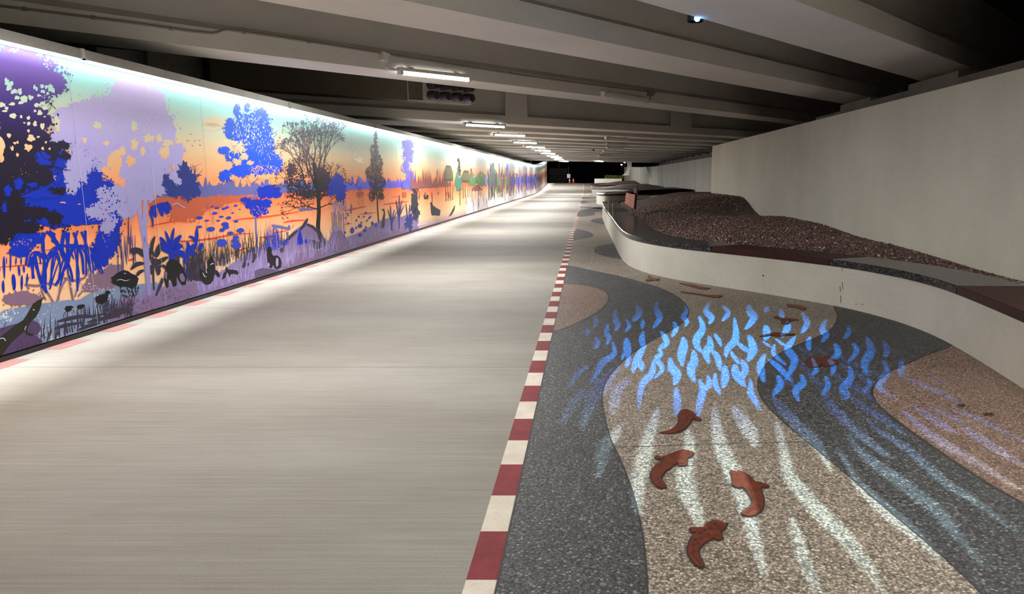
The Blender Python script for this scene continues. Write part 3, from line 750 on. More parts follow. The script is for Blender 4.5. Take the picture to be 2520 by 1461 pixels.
# dark fence and gate
f = empty('night_fence', ATY(1375, 451, 112)); f.location.z = gz(112); tag(f, 'dim grey hoarding beyond the end of the mural', 'fence')
def farbox(name, x0, x1, ya, yb, y, m, par, th=.08):
    a, b = ATY(x0, yb, y), ATY(x1, ya, y); o = par.location
    return MB().box((a.x - o.x, a.y - o.y, a.z - o.z), (b.x - o.x, a.y + th - o.y, b.z - o.z)).build(name, m, par)
farbox('panel', 1351, 1396, 414, 431, 112, M['night'], f); farbox('panel', 1351, 1396, 432, 452, 112, M['nightdark'], f)
farbox('post', 1373.5, 1377, 396, 452, 111.8, M['night'], f)
t = empty('road_sign', ATY(1399, 452, 104)); tag(t, 'small grey board on a post beside the traffic cones in the dark', 'sign')
farbox('board', 1395.5, 1403.5, 428, 438, 104, M['lamp_white'], t); farbox('post', 1398.5, 1400, 410, 452, 104.1, M['night'], t)
for k, (px, lab) in enumerate(((1402, 'orange traffic cone under the small grey board'), (1411, 'orange traffic cone standing apart from the small grey board'))):
    b = ATY(px, 449, 103); b.z = gz(103); t = empty('traffic_cone', b); tag(t, lab, 'cone', 'traffic cones at the tunnel mouth')
    MB().box((-.2, -.2, 0), (.2, .2, .04)).build('base', M['coneor'], t)
    MB().tube([(0, 0, .04), (0, 0, .3), (0, 0, .7)], [.17, .11, .03], 14).build('cone', M['coneor'], t)
    MB().tube([(0, 0, .32), (0, 0, .52)], [.112, .077], 14).build('white_band', M['white'], t)
# trees in the dark
def night_tree(px, y, h, r, lab, m):
    b = ATY(px, 450, y); b.z = .2; t = empty('tree', b); tag(t, lab, 'tree', 'trees beyond the tunnel mouth')
    MB().tube([(0, 0, 0), (.1, 0, h * .45), (0, 0, h * .8)], [.22, .16, .06], 8).build('trunk', M['bark'], t)
    mb = MB(); rn = random.Random(int(px))
    for _ in range(420):
        a, z, q = rn.uniform(0, 6.28), rn.uniform(-1, 1), rn.random() ** .4
        w = math.sqrt(1 - z * z) * r * q; c = Vector((w * math.cos(a), w * math.sin(a), h * .72 + z * h * .3 * q)); s = rn.uniform(.25, .5)
        u = Vector((rn.uniform(-1, 1), rn.uniform(-1, 1), rn.uniform(-1, 1))).normalized() * s; v = u.orthogonal().normalized() * s * .5
        mb.add([c - u, c + v, c + u, c - v], [(0, 1, 2, 3)])
    mb.build('foliage', m, t)
night_tree(1405, 150, 9, 2.4, 'dark tree behind the traffic cones', M['leafdark']); night_tree(1466, 146, 10, 2.2, 'dark tree in the middle of the tunnel mouth', M['leafdark']); night_tree(1522, 148, 10, 2., 'dark tree in front of the pale pier', M['leafdark'])
sh = empty('shrub', ATY(1510, 438, 99)); tag(sh, 'shrub with lamp-lit yellow-green leaves on the low end wall', 'shrub')
mb = MB(); rn = random.Random(5)
for _ in range(260):
    c = Vector((rn.uniform(-1.1, 1.2), rn.uniform(-.3, .3), rn.uniform(-.1, .34))); u = Vector((rn.uniform(-1, 1), rn.uniform(-1, 1), rn.uniform(-1, 1))).normalized() * .09; v = u.orthogonal().normalized() * .05
    mb.add([c - u, c + v, c + u, c - v], [(0, 1, 2, 3)])
mb.build('foliage', M['leaflit'], sh)
MB().box((-1.2, -.25, -.35), (1.2, .25, -.05)).build('soil', M['bark'], sh)
for px, py, lab in ((1529.5, 405, 'tiny cold street lamp above the pale pier'), (1537, 399, 'tiny cold street lamp highest beside the pale pier')):
    b = ATY(px, py, 150); t = empty('street_lamp', b); tag(t, lab, 'street lamp', 'street lamps in the dark')
    MB().box((-.16, -.15, -.08), (.16, .15, .06)).build('lamp_head', mat('street_lamp_glass', (220, 235, 255), .5, emit=12.), t)
    MB().tube([(.1, .2, -b.z + .2), (.1, .2, .1)], .07, 8).build('pole', M['night'], t)
# added unseen lamp behind the mural's end brightens the rising end of the path
t = empty('street_lamp', (-6.6, 92, 0)); tag(t, 'added unseen lamp on a pole behind the mural, brightening the path end', 'street lamp')
MB().tube([(0, 0, 0), (0, 0, 6.9), (.3, 0, 7.2), (2.2, 0, 7.3)], [.09, .06, .05, .04], 8).build('pole', M['night'], t)
MB().box((2.0, -.12, 7.24), (2.7, .12, 7.34)).build('lamp_head', M['night'], t)
area('path_end_fill', (2.4, 0, 7.2), .5, .2, 1500., (1., .95, .88), math.pi, (0, 0, 0), t)
# ================================================================== COPPER FISH AND LITTER
def fish(px, label, etch=None, th=.006):
    pts = [G(*p) for p in px]; c = sum(pts, Vector()) / len(pts)
    t = empty('copper_fish', (c.x, c.y, .003)); tag(t, label, 'fish inlay', 'copper fish set in the paving')
    loc = [(p.x - c.x, p.y - c.y) for p in crom(pts, 3, True)]
    MB().prism(loc, 0, th, bot=False).build('body', M['copper'], t)
    n = len(loc); out = []
    for i in range(n):
        a, b = Vector(loc[i - 1]), Vector(loc[(i + 1) % n]); d = b - a; d = Vector((d.y, -d.x)).normalized() if d.length else d
        out.append(d)
    s = sum(loc[i][0] * loc[(i + 1) % n][1] - loc[(i + 1) % n][0] * loc[i][1] for i in range(n)); sg = 1 if s > 0 else -1
    vs = [(p[0], p[1], .001) for p in loc] + [(p[0] + d.x * .008 * sg, p[1] + d.y * .008 * sg, .001) for p, d in zip(loc, out)]
    mesh('rim', vs, [((i, n + i, n + (i + 1) % n, (i + 1) % n) if sg > 0 else (i, (i + 1) % n, n + (i + 1) % n, n + i)) for i in range(n)], M['divider'], t)
    if etch:
        for poly in etch:
            mb = MB()
            q = [G(*p) - t.location for p in poly]; 
            if len(q) == 2:
                w = Vector((-(q[1] - q[0]).y, (q[1] - q[0]).x, 0)).normalized() * .003; q = [q[0] - w, q[1] - w, q[1] + w, q[0] + w]
            mb.add([(v.x, v.y, th + .001) for v in q], [tuple(range(len(q)))]); mb.build('etching', M['copdark'], t)
ZF = (1350, 1000, 3.17)
P = lambda l: px_poly(ZF, l)
def rng(cx, cy, rx, ry, n=8): return [(cx + rx * math.cos(6.283 * k / n), cy + ry * math.sin(6.283 * k / n)) for k in range(n)]
fish(P([(1030, 38), (1065, 29), (1110, 38), (1132, 58), (1145, 80), (1188, 105), (1165, 117), (1128, 97), (1108, 124), (1078, 162), (1040, 190), (990, 207), (935, 215), (878, 212), (882, 204), (940, 190), (988, 165), (1012, 130), (1020, 90), (1012, 82), (1020, 58)]),
     'plain copper fish farthest from the camera of the four large ones, on beige paving', [P([(1100, 60), (1040, 170)])])
fish(P([(835, 400), (850, 391), (890, 400), (960, 372), (1035, 347), (1085, 350), (1130, 365), (1118, 392), (1083, 410), (1078, 440), (1072, 465), (1016, 466), (1010, 445), (970, 470), (915, 510), (885, 545), (880, 575), (912, 622), (905, 642), (868, 640), (830, 615), (803, 570), (800, 535), (820, 490), (850, 455), (880, 425), (898, 414), (845, 415)]),
     'copper fish with its head in the pale light streak, just below the joint line', [P([(1090, 358), (1088, 372)]), P([(900, 400), (870, 480)]), P(rng(1088, 382, 8, 6)), P([(1020, 450), (1066, 456)]), P([(840, 560), (890, 630)])])
fish(P([(1425, 505), (1465, 516), (1490, 508), (1550, 535), (1600, 585), (1640, 598), (1710, 620), (1702, 638), (1655, 634), (1662, 680), (1675, 730), (1672, 790), (1650, 825), (1610, 855), (1560, 861), (1510, 850), (1520, 825), (1555, 800), (1588, 768), (1586, 735), (1568, 698), (1540, 660), (1510, 637), (1475, 638), (1432, 620), (1440, 590), (1430, 550)]),
     'copper fish with a white-lit edge, the one nearest the planter of the four large ones', [P([(1450, 535), (1470, 540)]), P([(1560, 640), (1600, 740)]), P([(1530, 845), (1600, 790)]), P([(1545, 852), (1610, 805)])])
spots = [P(rng(x, y, r, r * .75)) for x, y, r in ((1260, 960, 20), (1300, 930, 18), (1330, 965, 16), (1220, 975, 14), (1180, 1000, 14), (1190, 1040, 13), (1150, 1050, 15), (1130, 1090, 14), (1165, 1085, 12), (1135, 1140, 16), (1120, 1115, 8), (1290, 975, 9), (1245, 1010, 9))]
fish(P([(1112, 957), (1160, 952), (1215, 945), (1250, 912), (1300, 897), (1345, 905), (1368, 920), (1392, 914), (1382, 940), (1366, 968), (1340, 990), (1352, 1028), (1332, 1043), (1287, 1035), (1270, 1040), (1220, 1070), (1180, 1110), (1165, 1140), (1183, 1190), (1206, 1250), (1190, 1263), (1150, 1242), (1108, 1190), (1088, 1140), (1094, 1090), (1120, 1030), (1150, 992), (1116, 985)]),
     'spotted copper fish nearest the camera, tail bent on the beige paving', spots + [P([(1110, 1150), (1190, 1250)]), P([(1350, 935), (1356, 945)]), P([(1300, 1020), (1335, 1026)])])
ZG = (1900, 700, 4.058)
fish(px_poly(ZG, [(350, 782), (372, 730), (410, 722), (460, 742), (520, 735), (590, 728), (650, 770), (632, 800), (560, 822), (500, 808), (440, 828), (375, 830)]), 'copper fish lying across the charcoal band among the blue light ripples', None)
fish(px_poly(ZG, [(-125, 520), (-60, 500), (50, 484), (120, 492), (232, 500), (150, 512), (60, 520), (-20, 512), (-90, 524)]), 'slim dark copper fish crossing the upper blue ripples', None)
fish([(1905, 779), (1925, 783), (1944, 784), (1966, 788), (1946, 790), (1938, 798), (1926, 797), (1922, 789), (1908, 783)], 'small dark copper fish over one blue ripple near the planter wall', None)
fish([(1938, 748), (1952, 751), (1972, 753), (1984, 759), (1976, 763), (1960, 757), (1944, 756), (1938, 752)], 'faint dark copper fish closest to the foot of the planter wall', None)
ZH = (1300, 600, 3.044)
fish(px_poly(ZH, [(882, 268), (905, 258), (900, 236), (925, 252), (940, 262), (985, 262), (960, 270), (985, 276), (930, 275), (890, 282)]), 'small orange copper fish at the left end of the upper group', None)
fish(px_poly(ZH, [(1135, 294), (1180, 300), (1240, 308), (1290, 320), (1365, 335), (1300, 341), (1260, 330), (1200, 315), (1150, 302)]), 'reddish copper fish in the upper group beside the white wall', None)
fish(px_poly(ZH, [(1140, 360), (1200, 364), (1280, 374), (1350, 384), (1450, 388), (1420, 404), (1350, 396), (1270, 382), (1190, 372)]), 'long reddish copper fish lowest in the upper group', None)
for px, py, r, lab in ((2365, 1000, .035, 'dry dark leaf on the pink-brown paving nearer the light ripples'), (2431, 1022, .04, 'dry dark leaf on the pink-brown paving nearer the planter')):
    p = G(px, py); mb = MB(); vs = []
    for k in range(10):
        a = k * .628; q = r * (1 if k % 2 else .6); vs.append((q * 1.2 * math.cos(a), q * .7 * math.sin(a), .004 + .01 * abs(math.sin(a * 1.5))))
    mb.add(vs, [tuple(range(10))]); tag(mb.build('dead_leaf', M['deadleaf'], loc=(p.x, p.y, .003)), lab, 'leaf', 'dead leaves on the paving')
# ================================================================== MURAL
MZ0, MZ1 = .055, WTOP - .002
def gradmat(name, stops, rough=.5, spec=.1):
    """printed colour that runs with the height on the wall (an attribute written per vertex)"""
    m, nt, p = newmat(name); k = N(nt)
    a = k.n('ShaderNodeAttribute', attribute_name='print_height')
    c = k.ramp(a.outputs['Fac'], stops)
    n = k.noise(k.coord((1, .15, 3)), 3., 3)
    c = k.mix(.06, c, k.ramp(n, [(.3, G3(60)), (.7, G3(200))]), 'SOFT_LIGHT')
    k.l(c, p.inputs['Base Color']); p.inputs['Roughness'].default_value = rough; p.inputs['Specular IOR Level'].default_value = spec
    return m
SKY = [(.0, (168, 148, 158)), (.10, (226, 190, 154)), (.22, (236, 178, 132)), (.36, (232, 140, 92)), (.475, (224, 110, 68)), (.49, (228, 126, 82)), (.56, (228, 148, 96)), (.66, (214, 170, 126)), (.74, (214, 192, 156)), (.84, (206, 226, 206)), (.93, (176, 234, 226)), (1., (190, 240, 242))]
SKYFAR = [(.0, (214, 208, 214)), (.12, (214, 206, 204)), (.28, (224, 184, 152)), (.42, (222, 140, 98)), (.475, (206, 104, 70)), (.50, (168, 108, 84)), (.6, (184, 134, 100)), (.72, (200, 164, 134)), (.82, (206, 206, 196)), (.92, (200, 226, 230)), (1., (214, 238, 244))]  # whitish lowest stops put overexposure glare into the printed colours
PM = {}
PM['sky'] = gradmat('print_dusk_sky', SKY); PM['skyfar'] = gradmat('print_dusk_sky_far_glare', SKYFAR)
PM['darktree'] = gradmat('print_dark_tree', [(.0, (24, 20, 32)), (.55, (26, 20, 36)), (.70, (30, 22, 48)), (.78, (48, 34, 92)), (.86, (92, 68, 150)), (.95, (134, 106, 190)), (1., (170, 150, 210))])  # print turning purple upward, with some of the strip's glow painted in
PM['lav'] = gradmat('print_lavender', [(0, (134, 118, 176)), (.3, (140, 132, 184)), (.55, (152, 146, 190)), (.7, (166, 156, 208)), (.82, (190, 178, 226)), (.95, (212, 198, 238)), (1., (216, 204, 240))])
PM['bare'] = gradmat('print_bare_tree', [(0, (30, 26, 30)), (.55, (40, 32, 44)), (.7, (70, 58, 72)), (.9, (110, 100, 122)), (1., (130, 120, 140))])
PM['bluetree'] = gradmat('print_blue_tree', [(0, (56, 62, 150)), (.5, (22, 58, 190)), (.7, (36, 82, 214)), (.85, (70, 110, 226)), (1., (116, 136, 230))])
def pm(key, c, rough=.45):
    PM[key] = mat('print_' + key, c, rough, spec=.1); return PM[key]
for k_, c_ in dict(blue=(13, 42, 162), hutlight=(150, 140, 108), navy=(36, 46, 110), violet=(96, 92, 208), slate=(92, 92, 150), red=(206, 74, 50), cloud=(228, 212, 184), black=(26, 24, 28), olive=(38, 37, 30), plum=(72, 54, 88), mauve=(116, 96, 132), brown=(118, 92, 112),
                   rust=(176, 86, 60), water=(112, 126, 156), fleck=(186, 196, 206), bank=(122, 106, 152), bankdark=(84, 74, 100), teal=(62, 112, 96), green=(84, 120, 78), hut=(74, 74, 52), maroon=(126, 74, 72), pale=(206, 202, 206), lilac=(150, 138, 190), conifer=(38, 52, 120), pink=(208, 140, 120), greyblue=(120, 130, 170), dark=(48, 44, 60)).items(): pm(k_, c_)
mural = empty('mural', (XW, 0, 0))
tag(mural, 'long wall mural of purple and blue trees round an orange dusk lake', 'mural')
LAY = [.004]
RM = random.Random(11)
def px2loc(x, y, off):
    p = W(x, y, XW + off); return (off, p.y, min(MZ1, max(MZ0 - .0, p.z)) - 0.0)
def put(name, polys, m, label=None, wall=False):
    """one printed motif: flat polygons given as image points (or wall metres when wall=True)"""
    if not polys: return
    vs, fs, h = [], [], []
    off = LAY[0]
    for poly in polys:
        off += 5e-7; b = len(vs); bad = False; q = []
        for x, y in poly:
            if wall: p = (off, x, gz(x) + min(MZ1, max(MZ0, y)))
            else:
                p = px2loc(x, y, off)
            q.append(p)
        if any(not (-6 < p[1] < 101) for p in q): continue
        a = sum(q[i][1] * q[(i + 1) % len(q)][2] - q[(i + 1) % len(q)][1] * q[i][2] for i in range(len(q)))
        if abs(a) < 1e-7: continue
        if a < 0: q = q[::-1]
        vs += q; fs.append(tuple(range(b, b + len(q))))
        h += [(p[2] - gz(p[1])) / WTOP for p in q]
    if not vs: return
    o = mesh(name, vs, fs, m, mural)
    at = o.data.attributes.new('print_height', 'FLOAT', 'POINT'); at.data.foreach_set('value', h)
    LAY[0] = off + 2e-5
    if label: o['label'] = label
    return o
def leaf(cx, cy, r, asp=1., n=7):
    a0 = RM.uniform(0, 6.28); out = []
    for k in range(n):
        a = a0 + 6.283 * k / n; q = r * RM.uniform(.45, 1.1)
        out.append((cx + q * math.cos(a) * asp, cy + q * math.sin(a)))
    return out
def leafs(cx, cy, rx, ry, n, size, edge=False, asp=.8):
    out = []
    for _ in range(n):
        a = RM.uniform(0, 6.283); q = math.sqrt(RM.random()) if not edge else RM.uniform(.8, 1.12)
        out.append(leaf(cx + rx * q * math.cos(a), cy + ry * q * math.sin(a), size * RM.uniform(.5, 1.3), asp))
    return out
def blob(cx, cy, rx, ry, rag=.12, n=46):
    out = []; ph = [RM.uniform(0, 6.28) for _ in range(4)]
    for k in range(n):
        a = 6.283 * k / n
        q = 1 + rag * (.6 * math.sin(3 * a + ph[0]) + .5 * math.sin(5 * a + ph[1])) + rag * RM.uniform(-1, 1)
        out.append((cx + rx * q * math.cos(a), cy + ry * q * math.sin(a)))
    return out
def crown(ells, size, dens=1., rag=.12, fill=True):
    out = []
    for cx, cy, rx, ry in ells:
        if fill: out.append(blob(cx, cy, rx, ry, rag))
        out += leafs(cx, cy, rx, ry, int((rx + ry) * .36 * dens) + 4, size, True) + leafs(cx, cy, rx * 1.22, ry * 1.22, int((rx + ry) * .14 * dens) + 2, size * .75, True)
    return out
def rib(pts, w0, w1=None, lens=False, wav=0., sub_=4):
    """tapered stroke along image points"""
    w1 = w0 if w1 is None else w1
    c = crom([(x, y, 0) for x, y in pts], sub_) if len(pts) > 2 else [Vector((x, y, 0)) for x, y in pts]
    if len(c) == 2: c = [c[0].lerp(c[1], t / 6) for t in range(7)]
    L, R = [], []; n = len(c)
    for i, p in enumerate(c):
        d = c[min(i + 1, n - 1)] - c[max(i - 1, 0)]; nn = Vector((-d.y, d.x, 0)); nn = nn.normalized() if nn.length else nn
        t = i / (n - 1); w = (w0 + (w1 - w0) * t) / 2
        if lens: w = w0 / 2 * max(.04, math.sin(math.pi * min(1, max(0, .06 + .94 * t))) ** .7)
        L.append((p.x + nn.x * w, p.y + nn.y * w)); R.append((p.x - nn.x * w, p.y - nn.y * w))
    return L + R[::-1]
def tree(x, y, ang, ln, w, depth, out, spread=.5, shrink=.74, tips=None):
    x2, y2 = x + ln * math.cos(ang), y - ln * math.sin(ang)
    out.append(rib([(x, y), ((x + x2) / 2 + RM.uniform(-.06, .06) * ln, (y + y2) / 2), (x2, y2)], w, w * .66, sub_=2))
    if depth == 0:
        if tips is not None: tips.append((x2, y2))
        return
    for s in ((-1, 1) if RM.random() < .85 else (-1, 0, 1)):
        tree(x2, y2, ang + s * spread * RM.uniform(.5, 1.2) + RM.uniform(-.1, .1), ln * shrink * RM.uniform(.8, 1.15), w * .64, depth - 1, out, spread, shrink, tips)
def Z(off, pts): return px_poly(off, pts)
def base_y(x, z=0.): return YH + (EYE - z) * (YH - (890 - (X0 - 0) * 0)) * 0 + (YH + (890 - YH) * (1 - z / EYE) * (X0 - x) / X0 - YH)   # image row of a wall height at column x
def ragged_band(x0, x1, ztop, zbot, amp, step, spiky=1.):
    """horizontal printed band between two heights with a tree-like top"""
    pts = []; x = x0
    while x < x1:
        pts.append((x, base_y(x, ztop + amp * (RM.random() ** 2) * spiky + .02 * math.sin(x * .05)))); x += step * RM.uniform(.5, 1.4) * (X0 - x) / 900.
    low = [(x1 - (x1 - x0) * k / 30., base_y(x1 - (x1 - x0) * k / 30., zbot + RM.uniform(-.008, .008))) for k in range(31)]
    return pts + low
def grass(x0, x1, z0, z1, n, w=.9, lean=.18):
    out = []
    for _ in range(n):
        x = RM.uniform(x0, x1); k = (X0 - x) / X0; zb = RM.uniform(z0[0], z0[1]); zt = RM.uniform(z1[0], z1[1])
        yb, yt = base_y(x, zb), base_y(x, zt); l = RM.uniform(-lean, lean) * (yb - yt)
        out.append([(x - w * k * 1.6, yb), (x + w * k * 1.6, yb), (x + l * .5 + w * k, (yb + yt) / 2), (x + l, yt), (x + l * .5 - w * k * .6, (yb + yt) / 2)])
    return out
# ---- panels (1.33 m boards) carrying the sky and water
PW = 1.3325; py0 = 8.003 - PW * 11
i = 0
YFAR = 33.0
while py0 + PW * i < 101:
    a, b = max(-6, py0 + PW * i + .002), min(101, py0 + PW * (i + 1) - .002)
    if PW * i + py0 > 40: b = min(101, py0 + PW * (i + 2) - .002)
    hz = [0, .1, .22, .36, .475, .49, .56, .66, .74, .84, .93, 1.]
    vs, fs, hh = [], [], []
    for h in (0, .25, .5, .75, 1.):
        for y in (a, b): vs.append((.003, y, gz(y) + MZ0 + (MZ1 - MZ0) * h)); hh.append(h)
    nfr = 10
    fs = [(2 * k, 2 * k + 1, 2 * k + 3, 2 * k + 2) for k in range(4)]
    bk = len(vs); vs += [(-.028, a, gz(a) + MZ0), (-.028, b, gz(b) + MZ0), (-.028, b, gz(b) + MZ1), (-.028, a, gz(a) + MZ1)]; hh += [0, 0, 1, 1]
    fs += [(0, bk, bk + 1, 1), (8, 9, bk + 2, bk + 3), (1, bk + 1, bk + 2, 9, 7, 5, 3), (0, 2, 4, 6, 8, bk + 3, bk), (bk, bk + 3, bk + 2, bk + 1)]
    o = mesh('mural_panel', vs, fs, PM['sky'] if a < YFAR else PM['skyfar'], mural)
    at = o.data.attributes.new('print_height', 'FLOAT', 'POINT'); at.data.foreach_set('value', hh)
    i += 1 if PW * i + py0 <= 40 else 2
Z3, Z4, Z5, Z6, Z7, Z8, ZR = (0, 320, 4.87), (0, 580, 4.567), (240, 500, 4.87), (120, 180, 4.565), (360, 250, 4.712), (460, 460, 5.218), (600, 250, 3.109)
# clouds, distance band, conifer, reflections, streaks
put('painted_cloud', [blob(532, 300, 33, 13, .12), blob(522, 312, 26, 10, .1), blob(690, 345, 9, 13, .25), blob(886, 394, 8, 6, .5), blob(1088, 398, 3, 6, .4), blob(760, 350, 9, 12, .4)], PM['cloud'])
put('painted_treeline', [ragged_band(290, 800, 1.47, 1.335, .17, 5)], PM['slate'], 'hazy slate-blue treeline along the far shore')
put('painted_treeline', [ragged_band(790, 1012, 1.47, 1.335, .2, 4)], PM['violet'], 'violet treeline beyond the bare tree')
put('painted_reflection', crown([(455, 510, 45, 34), (500, 500, 50, 14), (575, 489, 70, 8), (400, 498, 40, 12)], 5, 1.2, .1), PM['rust'], 'rust-brown reflection of the shore trees')
R_ = [(Z5, [(600, 280), (880, 222), (1000, 215), (1112, 235)], 20), (Z8, [(570, 432), (720, 410), (1000, 385), (1300, 340), (1500, 308)], 24), (Z8, [(-340, 700), (0, 695), (300, 665), (600, 610), (880, 595)], 26), (Z8, [(1235, 460), (1350, 435), (1530, 425)], 26),
      (Z8, [(1095, 595), (1200, 575), (1325, 552)], 16), (Z8, [(930, 650), (1060, 635), (1175, 622)], 24), (Z8, [(590, 850), (700, 805), (805, 775)], 20), (Z8, [(1085, 235), (1240, 227)], 8), (Z4, [(-100, 362), (100, 345), (330, 325), (600, 285)], 18), (Z4, [(410, 180), (600, 150), (700, 130)], 14), (Z4, [(1000, 110), (1090, 100)], 22), (Z4, [(1440, 280), (1520, 255)], 26),
      (ZR, [(780, 830), (860, 815), (940, 798)], 12), (ZR, [(880, 862), (1020, 846)], 8), (ZR, [(760, 940), (830, 930)], 8), (ZR, [(1065, 787), (1160, 775), (1270, 762)], 11), (ZR, [(1130, 728), (1205, 724)], 5), (ZR, [(930, 716), (1005, 711)], 5), (ZR, [(820, 1050), (850, 1045)], 16)]
put('painted_water_streak', [rib(Z(z, p), w / z[2], lens=True) for z, p, w in R_], PM['red'], 'red ripple streaks on the orange water')
# lavender tree
lav = crown([(330, 255, 72, 62), (262, 310, 92, 70), (200, 352, 72, 70), (318, 345, 98, 66), (388, 318, 42, 66), (372, 420, 72, 46), (182, 300, 50, 46), (236, 430, 62, 50), (190, 450, 44, 40), (416, 398, 30, 40), (330, 440, 62, 48), (436, 368, 16, 16), (350, 452, 44, 36), (300, 470, 34, 30), (395, 452, 30, 26), (322, 500, 16, 34), (370, 478, 14, 16)], 4.2, 1.3, .1)
put('painted_lavender_tree', lav, PM['lav'], 'pale lavender tree reaching the top of the mural')
put('painted_sky_gap', crown([(283, 398, 17, 26), (271, 438, 22, 32), (290, 455, 17, 20), (322, 396, 11, 12), (331, 355, 8, 13), (366, 340, 12, 9), (300, 372, 9, 10), (240, 308, 8, 8), (205, 345, 8, 6), (262, 352, 6, 5), (352, 372, 6, 9), (412, 352, 12, 8), (405, 375, 12, 14), (330, 310, 6, 12), (392, 340, 6, 10), (425, 425, 7, 18), (140, 305, 6, 18), (168, 372, 6, 8), (302, 488, 8, 12), (386, 470, 7, 8)], 2.6, 1.4, .2) + leafs(310, 310, 90, 40, 170, 1.5) + leafs(380, 330, 50, 40, 90, 1.4) + leafs(250, 370, 80, 40, 60, 1.5), PM['sky'])
put('painted_trunk', [rib([(330, 425), (338, 470), (343, 510), (349, 560), (358, 612)], 15, 9), rib([(362, 425), (359, 470), (357, 520), (357, 560), (360, 612)], 10, 9), rib([(359, 600), (362, 650), (366, 700), (368, 726)], 15, 9), rib([(360, 548), (368, 535), (374, 528)], 4), rib([(424, 504), (436, 500), (446, 506), (456, 512)], 3), rib([(352, 470), (345, 430), (330, 400)], 8, 3), rib([(356, 470), (362, 420), (380, 380)], 7, 3)], PM['lav'], 'slim lavender trunk')
put('painted_trunk_mark', [rib([(354, 584), (355, 596)], 1.6, lens=True), rib([(350, 500), (350, 540)], .8)], PM['bankdark'])
# conifer-like palm shrub
con_ = Z(Z7, [(428, 672), (450, 705), (470, 690), (478, 745), (505, 765), (500, 800), (540, 775), (520, 830), (575, 850), (580, 900), (560, 930), (615, 935), (600, 980), (640, 1055), (560, 1120), (520, 1095), (485, 1180), (462, 1130), (400, 1085), (330, 1110), (262, 1095), (225, 1050), (150, 1060), (190, 990), (130, 900), (190, 930), (195, 850), (260, 795), (285, 850), (330, 940), (385, 950), (350, 870), (352, 800), (400, 790), (360, 720), (410, 750)])
put('painted_palm_clump', [con_] + leafs(455, 468, 42, 26, 60, 4) + [rib([(442 + RM.uniform(-30, 60), 450 + RM.uniform(-20, 20)), (440 + RM.uniform(-44, 62), 420 + RM.uniform(-20, 60))], 2.2, .4) for _ in range(40)], PM['conifer'], 'deep blue palm clump in front of the treeline')
put('painted_lavender_leaves', crown([(428, 432, 9, 14), (438, 446, 8, 8), (380, 455, 20, 20), (395, 470, 12, 10), (412, 418, 6, 8)], 3, 1.6, .25), PM['lav'])
# blue tree
bt = crown(Z(Z7, []) + [(360 + a / 4.712, 250 + b / 4.712, c / 4.712, d / 4.712) for a, b, c, d in ((1050, 100, 34, 66), (1170, 62, 28, 44), (1300, 215, 125, 120), (1120, 240, 60, 90), (990, 310, 80, 100), (1180, 420, 180, 100), (1380, 400, 100, 110), (1240, 500, 130, 90), (900, 560, 60, 36), (1000, 640, 80, 50), (1110, 620, 60, 40), (1290, 690, 200, 90), (1470, 720, 100, 120), (1090, 810, 110, 60), (1290, 820, 110, 50), (930, 860, 80, 60), (1230, 600, 120, 70), (1060, 480, 50, 40), (1420, 560, 70, 60), (1200, 560, 60, 80), (1240, 330, 160, 110), (1060, 720, 60, 60), (1180, 780, 120, 50))], 3.0, 2.2, .2)
bt += sum([[rib([(cx + rx * .8 * math.cos(q), cy + ry * .8 * math.sin(q)), (cx + rx * 1.3 * math.cos(q), cy + ry * 1.3 * math.sin(q) + 1.5)], 3.2, .6) for q in [RM.uniform(0, 6.28) for _ in range(16)]] for cx, cy, rx, ry in [(360 + a / 4.712, 250 + b / 4.712, c / 4.712, d / 4.712) for a, b, c, d in ((1050, 100, 34, 66), (1170, 62, 28, 44), (1300, 215, 125, 120), (990, 310, 80, 100), (1380, 400, 100, 110), (900, 560, 60, 36), (1000, 640, 80, 50), (1470, 720, 100, 120), (930, 860, 80, 60))]], [])
put('painted_trunk', [rib([(612, 340), (620, 400), (626, 450), (628, 500), (630, 560), (633, 618)], 2.0, 5.0), rib([(626, 448), (645, 432), (668, 424)], 2.5, 1), rib([(626, 452), (612, 440), (604, 430)], 2, 1)], PM['slate'], 'thin slate trunk of the layered blue tree')
put('painted_blue_tree', bt, PM['bluetree'], 'tall bright blue tree with a layered crown')
put('painted_blue_tree', crown([(360 + a / 4.712, 250 + b / 4.712, c / 4.712, d / 4.712) for a, b, c, d in ((1420, 1040, 120, 70), (1500, 1075, 60, 40), (1340, 1080, 40, 40), (1250, 1190, 100, 70), (1300, 1260, 100, 70), (1150, 1140, 60, 24), (1380, 1180, 70, 50))], 3.0, 1.6, .2), PM['blue'], 'lower blue foliage of the layered tree over the water')
put('painted_sky_gap', crown([(590, 362, 10, 12), (600, 386, 9, 8), (584, 398, 10, 7), (616, 400, 7, 5), (577, 352, 7, 6), (652, 435, 20, 6), (620, 437, 7, 10), (575, 437, 8, 6), (680, 446, 14, 8), (600, 448, 6, 8)], 2.2, 1.8, .25) + leafs(640, 330, 38, 44, 170, 2.6, asp=.4) + leafs(600, 330, 28, 44, 120, 3., asp=.4) + leafs(610, 290, 20, 26, 40, 3., asp=.4) + leafs(650, 418, 40, 12, 90, 2.6, asp=.45) + leafs(660, 385, 28, 26, 50, 2., asp=.4) + leafs(585, 375, 26, 20, 50, 3., asp=.5) + leafs(640, 520, 22, 14, 40, 1.5), PM['sky'])
